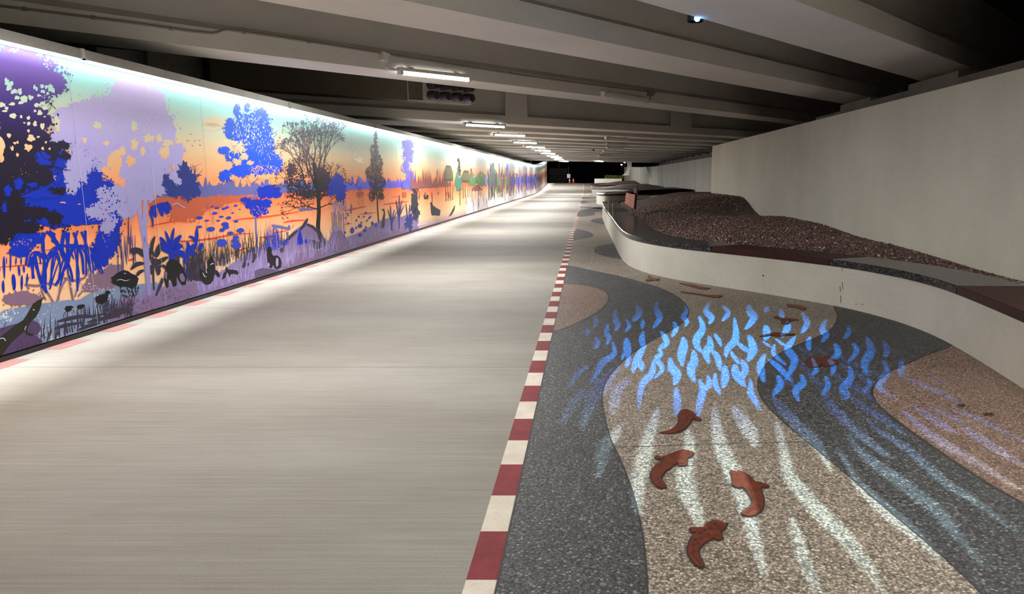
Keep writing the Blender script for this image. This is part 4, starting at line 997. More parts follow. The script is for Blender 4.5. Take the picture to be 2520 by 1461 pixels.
# birds in the sky
for q in ((470, 330), (480, 346), (462, 346), (491, 345), (474, 358), (493, 357), (868, 372), (876, 368), (862, 366), (884, 374)):
    s = 1. if q[0] < 600 else .5
    put('painted_bird', [[(q[0] - 4 * s, q[1] - 2 * s), (q[0] - 1.5 * s, q[1] - .6 * s), (q[0], q[1] + .4 * s), (q[0] + 3.4 * s, q[1] - 1.8 * s), (q[0] + 1 * s, q[1] + 1.3 * s), (q[0] - 1 * s, q[1] + 1 * s)]], PM['dark'])
# bare dark tree
out, tips = [], []
tree(784, 480, 1.60, 50, 7, 6, out, .3, .76, tips); tree(782, 470, 1.95, 46, 5, 6, out, .32, .75, tips); tree(785, 490, 2.4, 38, 5, 5, out, .42, .72, tips); tree(785, 495, .95, 34, 5, 5, out, .42, .72, tips); tree(783, 515, 2.85, 32, 3.6, 5, out, .42, .72, tips); tree(786, 512, .4, 24, 3, 5, out, .45, .7, tips)
tree(760, 430, 1.72, 42, 3.6, 6, out, .28, .75, tips); tree(748, 440, 1.9, 36, 3.2, 6, out, .32, .74, tips); tree(790, 430, 1.35, 38, 3.6, 6, out, .3, .74, tips)
put('painted_bare_tree', out + [leaf(x + RM.uniform(-4, 4), y + RM.uniform(-4, 6), RM.uniform(1., 2.4)) for x, y in tips] + leafs(760, 350, 40, 48, 420, 1.2) + leafs(766, 405, 44, 32, 320, 1.7) + leafs(750, 455, 46, 26, 260, 2.2) + leafs(740, 500, 34, 14, 90, 1.8) + leafs(722, 440, 22, 34, 170, 2.2) + leafs(732, 400, 14, 16, 40, 2) + leafs(752, 474, 44, 18, 180, 2.4) + leafs(795, 440, 18, 34, 130, 2.6) + leafs(715, 490, 16, 16, 40, 1.8) + leafs(800, 470, 18, 16, 70, 2.6) + crown([(795, 442, 13, 26), (716, 420, 9, 14), (760, 478, 26, 8)], 2.4, 1.4, .3), PM['bare'], 'dark leafless-looking tree with fine twigs')
put('painted_trunk', [rib([(771, 400), (777, 440), (783, 480), (785, 520), (783, 560), (788, 602)], 6, 11), rib([(788, 590), (776, 610), (770, 616)], 6, 2), rib([(786, 590), (800, 608), (806, 612)], 6, 2)], PM['black'], 'dark trunk of the leafless-looking tree')
# blue bush with root curtain
put('painted_blue_bush', crown([(831, 446, 12, 18), (836, 470, 16, 20), (822, 452, 8, 14), (842, 480, 8, 10), (812, 470, 5, 12)], 3, 1.6, .2), PM['blue'], 'rounded blue bush beyond the leafless-looking tree')
put('painted_root', [rib([(820 + 4 * k + RM.uniform(-2, 2), 490 + RM.uniform(0, 12)), (818 + 4 * k + RM.uniform(-6, 6), 530), (815 + 4.4 * k + RM.uniform(-7, 7), 575 + RM.uniform(-12, 6))], 2.2, 1) for k in range(9)] + [blob(830, 588, 17, 26, .12), rib([(818, 570), (820, 600)], 8, 4)], PM['lilac'], 'lilac hanging roots under the rounded blue bush')
put('painted_root', [rib([(816 + 4 * k, 520 + RM.uniform(0, 10)), (817 + 4 * k + RM.uniform(-4, 4), 585 + RM.uniform(-10, 10))], 1.2, .8) for k in range(8)], PM['bankdark'])
# narrow dark tree
nd = [(925, 338, 4, 18), (922, 372, 10, 20), (927, 400, 16, 22), (922, 424, 22, 18), (929, 448, 21, 16), (927, 468, 16, 12), (916, 482, 8, 12), (938, 484, 8, 8)]
put('painted_narrow_tree', sum([leafs(a, b, c, d, int(c * d * .5) + 26, 2.4, asp=.6) for a, b, c, d in nd], []) + [rib([(924, 340), (926, 400), (928, 470), (929, 500), (933, 560)], 1, 3)], PM['bare'], 'narrow dark drooping tree')
put('painted_narrow_tree', sum([leafs(a, b, c, d, int(c * d * .3) + 12, 2.0, asp=.7) for a, b, c, d in ((1004, 362, 15, 20), (1003, 388, 14, 18), (998, 412, 11, 14), (1006, 436, 9, 14))], []) + crown([(1004, 358, 12, 15), (1006, 382, 11, 16), (1000, 408, 7, 12), (1014, 448, 8, 22), (1008, 430, 6, 12)], 2, 1.6, .25), PM['violet'], 'narrow violet tree beside the spiky dark plant')
# dark tree at the near end, over the lavender one
dt_main = [(40, 160, 70, 48), (85, 190, 70, 46), (30, 200, 60, 50), (110, 215, 46, 22), (60, 235, 60, 26), (20, 260, 42, 30), (60, 290, 62, 34), (95, 300, 30, 26), (50, 330, 60, 30), (85, 340, 34, 24), (110, 372, 34, 22), (60, 385, 50, 30), (20, 430, 36, 50), (70, 430, 56, 32), (110, 400, 30, 14), (105, 440, 26, 14), (150, 358, 20, 9), (160, 385, 12, 8), (30, 480, 34, 40), (22, 540, 40, 40), (75, 525, 50, 16), (130, 535, 22, 14), (60, 560, 40, 14), (-10, 580, 40, 22), (140, 470, 18, 8)]
put('painted_mangrove_crown', crown([(120, 410, 70, 44), (60, 460, 70, 50), (150, 480, 80, 50), (215, 480, 66, 46), (110, 520, 110, 30), (258, 480, 30, 36), (275, 520, 26, 60), (268, 585, 28, 44), (248, 620, 22, 40), (60, 585, 38, 32), (50, 618, 24, 14), (180, 440, 30, 26), (232, 440, 20, 20), (190, 532, 70, 22), (140, 545, 40, 14)], 4, 1.3, .12), PM['blue'], 'mass of royal blue mangrove foliage')
put('painted_lavender_leaves', crown([(180, 430, 20, 40), (196, 400, 26, 50), (176, 462, 12, 14), (255, 475, 16, 14), (268, 500, 26, 22), (285, 490, 26, 30), (242, 520, 28, 18), (268, 545, 18, 20), (262, 562, 14, 10), (300, 480, 12, 20), (308, 520, 16, 18)], 3.6, 1.8, .2), PM['lav'], 'lavender leaf patches over the blue mangrove')
put('painted_mangrove_leaf', leafs(268, 505, 28, 44, 46, 2.6) + leafs(240, 400, 16, 14, 14, 1.6) + leafs(222, 420, 10, 12, 10, 2) + leafs(255, 435, 10, 10, 14, 2.2), PM['blue'])
# water in front, reflections, stilt roots
put('painted_shallows', [Z(Z4, [(-60, 900), (60, 830), (140, 815), (300, 790), (420, 765), (600, 745), (760, 720), (900, 715), (1000, 650), (1130, 600), (1260, 565), (1400, 560), (1560, 545), (1760, 520), (1960, 760), (1507, 930), (700, 1180), (0, 1400), (-70, 1420)])], PM['water'], 'grey-blue shallows at the near end')
put('painted_reflection', crown([(0 + 250 / 4.567, 580 + 705 / 4.567, 44, 17), (0 + 160 / 4.567, 580 + 700 / 4.567, 24, 8), (252, 690, 34, 22), (280, 672, 22, 22), (225, 706, 20, 10)], 4, 1.6, .12) + [rib(Z(Z4, p), w / 4.567, w * .7 / 4.567) for p, w in
    (([(480, 400), (490, 560), (540, 640), (600, 745)], 26), ([(760, 470), (700, 560), (640, 745)], 26), ([(780, 450), (800, 600), (825, 730)], 26), ([(910, 470), (870, 600), (840, 690)], 22), ([(1010, 340), (950, 470), (830, 500), (720, 470)], 26), ([(1060, 430), (960, 580), (880, 680)], 22), ([(720, 420), (680, 560), (660, 720)], 22), ([(280, 545), (420, 560), (560, 530), (650, 560)], 26), ([(330, 600), (300, 540), (330, 460)], 20), ([(460, 520), (480, 640), (520, 720)], 20), ([(1030, 480), (1040, 560), (960, 620)], 18), ([(1120, 380), (1060, 520)], 30))], PM['brown'], 'plum-brown reflection of the mangrove roots')
put('painted_fleck', leafs(60, 790, 70, 26, 60, 1.8) + leafs(150, 760, 60, 30, 60, 1.5) + leafs(120, 822, 40, 16, 60, 2.2) + leafs(200, 705, 50, 10, 50, 1.6) + leafs(20, 775, 26, 16, 30, 3) + leafs(260, 725, 30, 18, 40, 1.8) + leafs(200, 800, 40, 8, 24, 1.6), PM['fleck'])
ST_ = [([(480, -40), (490, 150), (500, 300), (485, 460), (470, 590)], 28), ([(590, -40), (620, 40), (655, 110), (570, 240), (510, 330)], 26), ([(560, -60), (640, 100), (700, 190), (745, 260)], 26), ([(720, -60), (705, 200), (770, 320), (805, 420), (820, 520)], 26), ([(770, -40), (755, 240), (710, 400), (640, 545)], 28), ([(830, -40), (872, 120), (868, 400), (872, 620)], 22), ([(960, -60), (965, 150), (1000, 300), (1035, 420)], 24),
       ([(870, 120), (925, 230), (940, 430)], 28), ([(830, 120), (765, 270), (700, 420), (620, 560)], 28), ([(510, 260), (430, 205), (375, 250), (372, 480)], 30), ([(395, 220), (430, 400), (470, 540), (525, 640)], 26), ([(620, 150), (590, 300), (572, 580)], 22), ([(900, 110), (1010, 140), (1060, 255)], 22), ([(1085, 110), (1115, 290), (1160, 425)], 24), ([(1110, 120), (1085, 260), (1070, 390)], 22), ([(350, 235), (325, 350)], 30), ([(500, 320), (512, 460), (505, 610)], 30), ([(740, 110), (840, 105), (940, 130)], 26), ([(540, 220), (640, 150), (720, 150)], 22), ([(640, 180), (670, 260), (680, 410)], 18), ([(800, 180), (830, 260)], 16), ([(445, 200), (460, 320)], 16), ([(1000, 180), (1020, 320)], 16), ([(560, 600), (610, 440), (660, 300)], 16)]
ST_ += [([(x + RM.uniform(-45, 45), y + RM.uniform(-25, 25)) for x, y in q], w * .7) for q, w in ST_[:20]]
put('painted_stilt_root', [rib(Z(Z4, p), w * 1.3 / 4.567, w * .8 / 4.567) for p, w in ST_], PM['blue'], 'tangle of royal blue stilt roots')
put('painted_drop_root', [rib(Z(Z4, p), w / 4.567, lens=True) for p, w in (([(45, 230), (48, 340), (52, 490)], 26), ([(36, 500), (38, 580), (44, 645)], 30), ([(150, 430), (158, 520), (165, 615)], 44), ([(170, 540), (150, 612)], 20), ([(212, 330), (218, 400), (222, 455)], 24), ([(248, 440), (247, 530), (246, 615)], 26), ([(122, 200), (120, 300), (118, 405)], 18), ([(268, 330), (274, 420)], 22), ([(76, 240), (75, 330)], 10), ([(184, 240), (180, 330)], 16), ([(240, 240), (240, 330)], 16), ([(300, 240), (290, 340)], 18), ([(310, 420), (300, 560)], 20), ([(0, 360), (2, 400)], 12))], PM['blue'], 'blue drop-shaped hanging roots')
put('painted_drop_root', [rib([(x, base_y(x, z1 + RM.uniform(.2, .34))), (x + RM.uniform(-1, 1), base_y(x, z1 + .1)), (x + RM.uniform(0, 2.5), base_y(x, z1))], RM.uniform(1.8, 3.2), lens=True) for x, z1 in [(288 + 3.2 * k, RM.uniform(.5, .85)) for k in range(15)]], PM['navy'], 'navy hanging roots beside the dark rock bush')
# the dark tree itself
put('painted_dark_tree', crown(dt_main, 4.6, 1.7, .13) + [rib(Z(Z3, p), w / 4.87, w * .5 / 4.87) for p, w in (([(120, 60), (90, 200), (60, 400), (30, 700), (20, 900)], 60), ([(60, 870), (220, 790), (440, 700)], 20), ([(240, 720), (180, 880)], 14), ([(420, 300), (560, 380)], 14), ([(640, 420), (800, 490)], 12))] + leafs(160, 470, 20, 6, 14, 3) + leafs(150, 560, 30, 8, 20, 3) + leafs(205, 440, 40, 60, 16, 1.6), PM['darktree'], 'huge dark tree filling the near end, purple at its top')
gaps = [(16, 200, 6, 8), (26, 206, 9, 6), (22, 216, 6, 7), (36, 225, 9, 6), (48, 225, 7, 8), (42, 240, 6, 5), (60, 243, 9, 8), (52, 253, 7, 4), (76, 240, 7, 6), (85, 214, 3, 5), (90, 219, 3, 5), (104, 212, 5, 5), (106, 225, 6, 4), (114, 214, 4, 5), (124, 216, 6, 9), (130, 222, 5, 7), (117, 230, 4, 4), (96, 235, 5, 3), (92, 258, 9, 5), (104, 254, 6, 4), (112, 265, 8, 6), (6, 258, 7, 6), (16, 266, 5, 4), (30, 256, 8, 4), (12, 273, 6, 3), (32, 285, 8, 6), (52, 287, 3, 4), (70, 290, 4, 5), (98, 277, 6, 7), (86, 273, 4, 3), (110, 287, 3, 2), (60, 302, 3, 2), (71, 304, 4, 5), (86, 304, 5, 7), (104, 310, 5, 8), (70, 322, 3, 4), (22, 333, 6, 5), (77, 340, 10, 8), (94, 337, 4, 3), (43, 350, 3, 4), (36, 352, 4, 3), (70, 362, 11, 9), (30, 365, 4, 7), (43, 381, 4, 5), (105, 365, 4, 4), (113, 350, 3, 3), (122, 366, 3, 3), (-2, 360, 16, 26), (4, 390, 6, 8)]
put('painted_sky_gap', [blob(a, b, c, d, .22, 12) for a, b, c, d in gaps] + leafs(128, 246, 7, 8, 10, 3) + leafs(115, 240, 14, 6, 8, 2) + leafs(118, 158, 10, 14, 12, 3) + leafs(30, 122, 14, 5, 9, 4), PM['sky'])
put('painted_mangrove_leaf', crown([(104, 386, 16, 12), (112, 398, 14, 8), (150, 404, 14, 12), (46, 452, 10, 14), (80, 455, 10, 6), (20, 470, 8, 12), (110, 545, 8, 8), (140, 440, 10, 12), (95, 478, 40, 10), (12, 510, 5, 12)], 3, 1.5, .25), PM['blue'])
put('painted_branch', [rib(Z(Z3, p), w / 4.87, w * .5 / 4.87) for p, w in (([(60, 870), (220, 800), (360, 740), (480, 700)], 16), ([(240, 700), (225, 790), (185, 880)], 14), ([(470, 240), (520, 330), (600, 370)], 12), ([(660, 430), (760, 470), (850, 480)], 12))] + [rib([(120, 250), (128, 258), (138, 268)], 1.2), rib([(128, 246), (126, 262), (121, 274)], 1.), rib([(116, 262), (128, 252), (134, 248)], 1.)], PM['black'])
put('painted_gleam', leafs(60, 420, 50, 20, 14, 1.2) + leafs(70, 590, 14, 6, 10, 1.2) + leafs(50, 600, 22, 8, 26, 1.6) + leafs(262, 570, 10, 40, 30, 1.5) + leafs(137, 435, 5, 8, 8, 1.8) + [blob(155, 498, 8, 2, .4, 12), blob(195, 502, 4, 1.5, .3, 10)], PM['pink'])
# ---- foreground bank from the near end to the middle
def bank(x0, x1, zf, amp):
    pts = [(x, base_y(x, zf(x) + RM.uniform(-amp, amp))) for x in [x0 + (x1 - x0) * k / 60. for k in range(61)]]
    return pts + [(x1, base_y(x1, .05)), (x0, base_y(x0, .05))]
put('painted_bank', [bank(425, 1030, lambda x: .42 + .14 * math.sin(x * .021) + (.5 if False else 0) * 0, .03), bank(270, 440, lambda x: .22 + .1 * sst(270, 420, x), .05)], PM['bank'], 'mauve grassy bank along the foot of the mural')
put('painted_mound', [Z(ZR, [(270, 1180), (290, 1110), (330, 1050), (380, 990), (430, 955), (470, 930), (500, 930), (540, 970), (580, 1010), (640, 1060), (650, 1150), (560, 1215), (300, 1290)]), Z(ZR, [(640, 1080), (680, 1000), (740, 980), (800, 1060), (830, 1110), (700, 1170)]), Z(ZR, [(840, 1100), (930, 1040), (1000, 990), (1100, 1000), (1180, 960), (1240, 940), (1330, 960), (1330, 985), (1100, 1060), (900, 1130)])], PM['mauve'], 'mauve mound under the dark trunk')
put('painted_mound_edge', [rib(Z(ZR, p), w / 3.109, lens=True) for p, w in (([(300, 1090), (360, 1030), (420, 980)], 26), ([(430, 985), (470, 930), (490, 890)], 24), ([(480, 940), (530, 960), (560, 1000)], 24), ([(275, 1130), (310, 1140)], 40), ([(500, 1060), (560, 1100), (620, 1080)], 60), ([(560, 960), (600, 1060), (640, 1120)], 40))], PM['dark'])
put('painted_blue_patch', [Z(ZR, [(400, 1080), (430, 960), (450, 1060), (480, 1050), (490, 1080), (400, 1100)]), Z(ZR, [(296, 1070), (340, 1060), (345, 1085), (300, 1110)]), rib(Z(ZR, [(336, 995), (338, 1045)]), 3.4)], PM['blue'])
put('painted_grass', grass(430, 640, (.35, .5), (.6, 1.0), 150, .8) + grass(640, 700, (.4, .5), (.6, .9), 40, .8) + grass(60, 330, (.05, .12), (.15, .34), 70, 1.2), PM['dark'], 'fine dark grass blades on the bank')
put('painted_grass', grass(480, 720, (.06, .2), (.24, .55), 150, .8) + grass(700, 830, (.1, .3), (.3, .7), 90, .8) + grass(810, 1020, (.1, .3), (.25, .5), 90, .7), PM['lilac'], 'pale lilac grass blades on the bank')
put('painted_grass', grass(655, 690, (.4, .5), (.75, .95), 30, .9), PM['bluetree'], 'tuft of blue grass behind the sitting otter-like animal')
put('painted_fern', crown([(345, 770, 30, 20), (320, 745, 16, 14), (375, 755, 24, 24), (420, 728, 22, 18), (455, 720, 16, 14), (300, 792, 24, 12), (475, 712, 10, 12)], 6, 2.4, .25), PM['mauve'], 'ferny mauve undergrowth at the foot of the lavender trunk')
put('painted_fern', leafs(345, 765, 50, 28, 120, 3.4, asp=.5) + leafs(430, 728, 40, 18, 80, 3, asp=.5), PM['bankdark'])
# rocks, mud, monitor lizard, wading birds
put('painted_rock', [Z(Z4, [(-40, 1070), (0, 1040), (130, 1000), (250, 972), (380, 950), (440, 985), (463, 1040), (440, 1090), (400, 1120), (430, 1140), (482, 1180), (470, 1220), (300, 1290), (0, 1385), (-40, 1390)])], PM['plum'], 'plum rock under the monitor lizard')
put('painted_lizard', [Z(Z4, [(-40, 1165), (0, 1140), (100, 1060), (200, 985), (262, 945), (300, 890), (332, 830), (372, 762), (430, 722), (458, 715), (500, 684), (504, 688), (472, 730), (466, 770), (450, 825), (410, 905), (372, 945), (346, 965), (318, 1020), (306, 1050), (312, 1082), (345, 1096), (382, 1090), (372, 1103), (350, 1110), (384, 1114), (372, 1126), (330, 1126), (296, 1110), (276, 1072), (230, 1110), (130, 1200), (60, 1290), (30, 1375), (-40, 1390)])], PM['olive'], 'dark monitor lizard raising its head')
put('painted_gleam', [rib(Z(Z4, [(278, 1060), (286, 1030), (298, 1015)]), 1.4), rib(Z(Z4, [(0, 1155), (40, 1150), (64, 1180)]), 2), blob(83, 762, 2.4, 1.2, .3, 8)], PM['fleck'])
put('painted_mud', [rib(Z(Z4, p), w / 4.567, lens=True) for p, w in (([(640, 965), (760, 935), (900, 905), (1030, 890)], 44), ([(610, 1048), (740, 1005), (920, 975)], 40), ([(880, 1060), (1000, 1010), (1135, 980)], 42), ([(860, 920), (1040, 905), (1200, 870)], 30), ([(980, 975), (1180, 925), (1330, 905)], 44), ([(1180, 920), (1330, 860), (1460, 830)], 70))] , PM['dark'], 'dark mud bars under the wading birds')
put('painted_reed', [rib(Z(Z4, [(x, y), (x + dx * .5, y - h * .6), (x + dx, y - h)]), 2.4, .4) for x, y, dx, h in [(RM.uniform(1150, 1500), RM.uniform(820, 930), RM.uniform(-70, 70), RM.uniform(90, 230)) for _ in range(70)]] + [rib(Z(Z4, [(x, y), (x + dx * .5, y - h * .6), (x + dx, y - h)]), 1.6, .4) for x, y, dx, h in [(RM.uniform(940, 1020), RM.uniform(860, 900), RM.uniform(-20, 20), RM.uniform(50, 110)) for _ in range(10)]] + [rib(Z(Z4, [(x, y), (x + dx * .5, y - h * .6), (x + dx, y - h)]), 3, .4) for x, y, dx, h in ((30, 1060, 50, 100), (440, 1200, 60, 90), (300, 1280, 20, 100), (250, 1290, -10, 110), (190, 1310, 20, 90), (380, 1260, 40, 100))], PM['dark'], 'dark reeds at the waterside')
for body, legs in (([(1058, 712), (1070, 690), (1120, 662), (1176, 650), (1188, 622), (1206, 612), (1236, 622), (1246, 650), (1222, 652), (1215, 700), (1196, 742), (1140, 772), (1092, 756), (1070, 738)], [[(1110, 760), (1085, 800), (1072, 880)], [(1130, 770), (1128, 830), (1145, 860)], [(1215, 720), (1235, 780)]]),
                   ([(728, 815), (736, 792), (780, 786), (798, 786), (822, 794), (832, 806), (812, 812), (800, 840), (768, 856), (740, 846)], [[(745, 850), (718, 880), (712, 925)], [(765, 852), (755, 890), (770, 912)], [(826, 830), (834, 880)]]),
                   ([(864, 798), (880, 776), (920, 770), (940, 768), (956, 790), (944, 802), (930, 815), (900, 825), (874, 822)], [[(885, 822), (872, 850), (900, 905)], [(915, 820), (912, 890)], [(935, 815), (945, 860)]])):
    put('painted_wading_bird', [Z(Z4, body)] + [rib(Z(Z4, l), 1.7, 1.) for l in legs], PM['black'], 'dark wading bird on the mud' if body[0][0] > 1000 else 'small dark chick on the mud')
put('painted_dark_bush', [Z(Z4, [(1240, 520), (1262, 500), (1246, 470), (1290, 445), (1300, 425), (1390, 384), (1440, 395), (1480, 425), (1520, 440), (1560, 480), (1540, 550), (1490, 600), (1420, 570), (1350, 575), (1300, 550), (1262, 540), (1268, 522)])] + leafs(318, 712, 24, 20, 60, 4, asp=.5), PM['black'], 'black bush at the waterside beside the lavender trunk')
put('painted_gleam', [rib(Z(Z4, [(1310, 500), (1360, 490), (1410, 505), (1465, 488)]), 1.6, lens=True), rib(Z(Z4, [(1390, 420), (1420, 424)]), 1.6, lens=True)], PM['fleck'])
# banana plants
put('painted_banana_plant', [rib(Z(Z5, p), w / 4.87, lens=True) for p, w in (([(650, 600), (655, 490), (692, 390)], 44), ([(700, 650), (740, 540), (800, 450)], 70), ([(560, 640), (500, 570), (395, 548)], 70), ([(470, 600), (430, 580), (400, 555)], 60), ([(560, 720), (470, 730), (395, 800)], 52), ([(680, 640), (650, 570), (620, 540)], 36), ([(620, 690), (620, 620), (640, 560)], 50), ([(680, 740), (760, 690), (850, 640)], 60), ([(640, 700), (700, 690), (760, 720)], 60), ([(560, 800), (500, 830), (470, 880)], 44), ([(690, 740), (640, 780), (650, 850)], 60), ([(700, 750), (730, 800), (730, 865)], 60))] + [rib(Z(Z5, [(655, 640), (668, 800), (676, 1040)]), 6, 4), rib(Z(Z5, [(790, 900), (740, 1010), (700, 1110)]), 9, 5), rib(Z(Z5, [(730, 760), (790, 750), (840, 790)]), 7)], PM['dark'], 'dark banana plants behind the lavender trunk')
put('painted_trunk', [rib([(358, 604), (362, 650), (366, 700), (368, 726)], 15, 9)], PM['lav'])
put('painted_banana_plant', [rib(Z(Z5, p), w / 4.87, lens=True) for p, w in (([(880, 590), (850, 440), (812, 325)], 36), ([(880, 590), (890, 440), (920, 288)], 40), ([(880, 590), (800, 480), (752, 400)], 60), ([(890, 590), (940, 460), (1008, 380)], 64), ([(890, 600), (960, 520), (1025, 520)], 80), ([(880, 600), (800, 550), (765, 540)], 56), ([(880, 610), (900, 640), (860, 680)], 70), ([(930, 600), (1000, 600), (1080, 660)], 80), ([(1060, 600), (1090, 520), (1075, 455)], 44), ([(1090, 620), (1130, 540), (1200, 480)], 70), ([(1190, 480), (1190, 380), (1196, 290)], 40), ([(1190, 480), (1150, 420), (1095, 392)], 36), ([(1100, 620), (1150, 600), (1165, 640)], 70), ([(1060, 620), (1050, 680), (1035, 735)], 40), ([(1230, 560), (1245, 510), (1255, 470)], 50))] + [rib(Z(Z5, [(880, 560), (880, 680)]), 9), rib(Z(Z5, [(1090, 620), (1085, 720), (1070, 860)]), 4), rib(Z(Z5, [(1190, 460), (1180, 560)]), 3)], PM['blue'], 'royal blue banana plants above the dark bear-like animal')
put('painted_reed', [rib(Z(Z5, [(x, 940 - RM.uniform(0, 30)), (x + RM.uniform(-10, 10), 720), (x + RM.uniform(-24, 30), RM.uniform(490, 640))]), 3.2, .8) for x in range(1090, 1300, 9)], PM['dark'], 'stand of dark upright reeds')
# animals on the bank
put('painted_bear', [Z(Z5, [(815, 775), (838, 705), (876, 668), (930, 672), (985, 712), (1025, 770), (1050, 832), (1082, 880), (1062, 935), (1060, 975), (1010, 982), (978, 935), (958, 905), (948, 985), (905, 1005), (888, 930), (858, 905), (850, 1010), (822, 1012), (800, 900)])], PM['black'], 'black bear-like animal nosing the ground')
put('painted_gleam', [Z(Z5, [(985, 850), (1020, 836), (1050, 900), (1040, 935), (1010, 940), (985, 900)]), Z(Z5, [(815, 810), (835, 830), (830, 920), (808, 890)]), Z(Z5, [(952, 880), (966, 920), (956, 970), (946, 930)])], PM['mauve'])
put('painted_squirrel', [Z(Z5, [(1225, 770), (1262, 812), (1292, 812), (1322, 770), (1318, 700), (1360, 622), (1388, 672), (1412, 740), (1410, 790), (1440, 812), (1468, 850), (1464, 885), (1436, 884), (1404, 838), (1390, 920), (1352, 968), (1300, 978), (1258, 950), (1228, 880)])], PM['black'], 'black long-snouted animal sitting upright')
put('painted_gleam', [rib(Z(Z5, [(1262, 830), (1280, 870), (1310, 885)]), 2, lens=True), rib(Z(Z5, [(1350, 740), (1378, 720), (1395, 730)]), 2, lens=True), rib(Z(Z5, [(1300, 800), (1310, 840)]), 2, lens=True)], PM['pale'])
put('painted_fowl', [Z(Z8, [(450, 1190), (468, 1105), (492, 1088), (508, 1020), (530, 1058), (600, 1062), (640, 1070), (665, 1096), (650, 1130), (604, 1112), (562, 1122), (556, 1162), (532, 1120), (516, 1090), (494, 1165)])], PM['black'], 'black fowl stooping on the bank')
put('painted_fowl', [Z(Z8, [(705, 1030), (720, 980), (740, 920), (756, 960), (760, 1000), (740, 1040)]), Z(Z8, [(775, 1015), (785, 965), (800, 985), (792, 1015)]), Z(Z8, [(830, 970), (850, 900), (866, 842), (890, 868), (884, 910), (860, 970)])], PM['dark'], 'small upright dark birds on the bank')
put('painted_otter', [Z(Z8, [(1026, 850), (1030, 790), (1050, 764), (1080, 770), (1092, 800), (1088, 850), (1110, 882), (1160, 876), (1200, 912), (1218, 975), (1210, 1035), (1160, 1056), (1124, 1044), (1110, 1000), (1092, 1040), (1052, 1034), (1036, 980)])], PM['black'], 'black otter-like animal sitting on the mound')
put('painted_gleam', [Z(Z8, [(1150, 905), (1174, 920), (1176, 1000), (1150, 1030), (1140, 960)]), Z(Z8, [(1042, 960), (1066, 990), (1056, 1024), (1040, 1010)])], PM['lilac'])
put('painted_mound', [Z(Z8, [(870, 1080), (950, 1040), (1060, 1046), (1180, 1062), (1190, 1095), (1000, 1160), (880, 1205)])], PM['bankdark'], 'dark stone under the otter-like animal')
put('painted_flower', [rib(Z(Z8, [(x, y), (x + RM.uniform(-8, 8), y - 70)]), 1., .5) for x, y in ((700, 1100), (720, 1110), (745, 1105), (790, 1130), (810, 1130), (830, 1110))] + [leaf(460 + x / 5.218, 460 + y / 5.218, 2.4) for x, y in ((700, 1080), (716, 1060), (738, 1075), (795, 1080), (815, 1050), (825, 1080), (800, 1110))], PM['lav'])
# lily pads, floating log, bird over the water, hanging pod
pads = [(165, 395, 40, 20), (260, 430, 28, 12), (160, 510, 40, 16), (310, 540, 52, 30), (492, 475, 46, 26), (505, 512, 38, 30), (455, 552, 34, 24), (635, 440, 28, 15), (690, 557, 46, 32), (560, 590, 38, 20), (450, 715, 66, 50), (632, 645, 36, 24), (615, 690, 44, 28), (640, 750, 62, 40), (360, 335, 34, 17), (390, 268, 28, 14), (330, 248, 18, 8), (475, 278, 22, 16), (515, 262, 26, 16), (630, 238, 22, 13), (680, 285, 14, 6), (590, 330, 18, 9), (445, 380, 30, 12), (405, 430, 24, 10), (540, 395, 32, 20)]
put('painted_lily_pads', [blob(460 + a / 5.218, 460 + b / 5.218, c / 5.218, d / 5.218, .05, 18) for a, b, c, d in pads], PM['bluetree'], 'scatter of blue lily pads on the near water')
put('painted_lily_pads', [blob(600 + a / 3.109, 250 + b / 3.109, c / 3.109, d / 3.109, .08, 14) for a, b, c, d in [(890, 950, 16, 16), (830, 985, 16, 24), (890, 1020, 16, 14), (935, 960, 8, 8), (925, 985, 12, 12), (985, 930, 9, 14), (775, 1000, 8, 10), (860, 965, 8, 8), (800, 870, 7, 6), (862, 908, 8, 8), (880, 880, 9, 7), (935, 850, 8, 8), (900, 925, 6, 8), (780, 890, 8, 6), (1010, 945, 8, 14), (960, 890, 8, 8), (920, 880, 8, 6), (945, 910, 6, 8), (800, 930, 6, 8), (770, 1025, 6, 6), (795, 855, 9, 5), (970, 880, 8, 8)]], PM['bluetree'], 'scatter of blue lily pads beyond the leafless-looking tree')
put('painted_lily_stem', [rib(Z(Z8, [(x, y), (x + RM.uniform(-6, 6), y - h)]), .7) for x, y, h in ((255, 590, 160), (330, 470, 180), (350, 480, 150), (415, 360, 120), (265, 330, 110), (300, 360, 120), (500, 330, 60), (565, 320, 80))], PM['brown'])
put('painted_log', [Z(Z8, [(1085, 488), (1105, 478), (1140, 486), (1200, 492), (1300, 520), (1308, 484), (1322, 490), (1334, 540), (1320, 550), (1200, 528), (1150, 512), (1125, 560), (1112, 552), (1126, 512)]), rib(Z(Z8, [(1356, 524), (1362, 500), (1376, 484)]), 1.4), rib(Z(Z8, [(1290, 576), (1296, 650)]), 4)], PM['slate'], 'slate floating log like a crocodile')
put('painted_log', [Z(ZR, [(420, 824), (450, 804), (470, 814), (540, 818), (540, 826), (470, 832), (440, 836)]), Z(ZR, [(815, 845), (822, 775), (830, 795), (832, 830), (822, 860)])], PM['slate'])
put('painted_pod', [rib(Z(Z5, p), w / 4.87, lens=True) for p, w in (([(650, 50), (632, 110), (660, 190), (668, 300)], 26), ([(655, 50), (660, 110), (706, 172)], 44), ([(690, 40), (700, 100), (716, 165)], 34), ([(740, 30), (760, 90), (786, 160)], 50), ([(780, 20), (800, 70), (842, 130)], 50), ([(820, 10), (850, 60), (850, 130)], 40), ([(860, 20), (876, 60), (890, 74)], 30))] + [rib(Z(Z5, [(640, 60), (720, 30), (800, 10), (870, 30)]), 9, 9), rib(Z(Z5, [(830, -20), (860, 30)]), 6)], PM['blue'], 'royal blue curled pod hanging from the lavender branch')
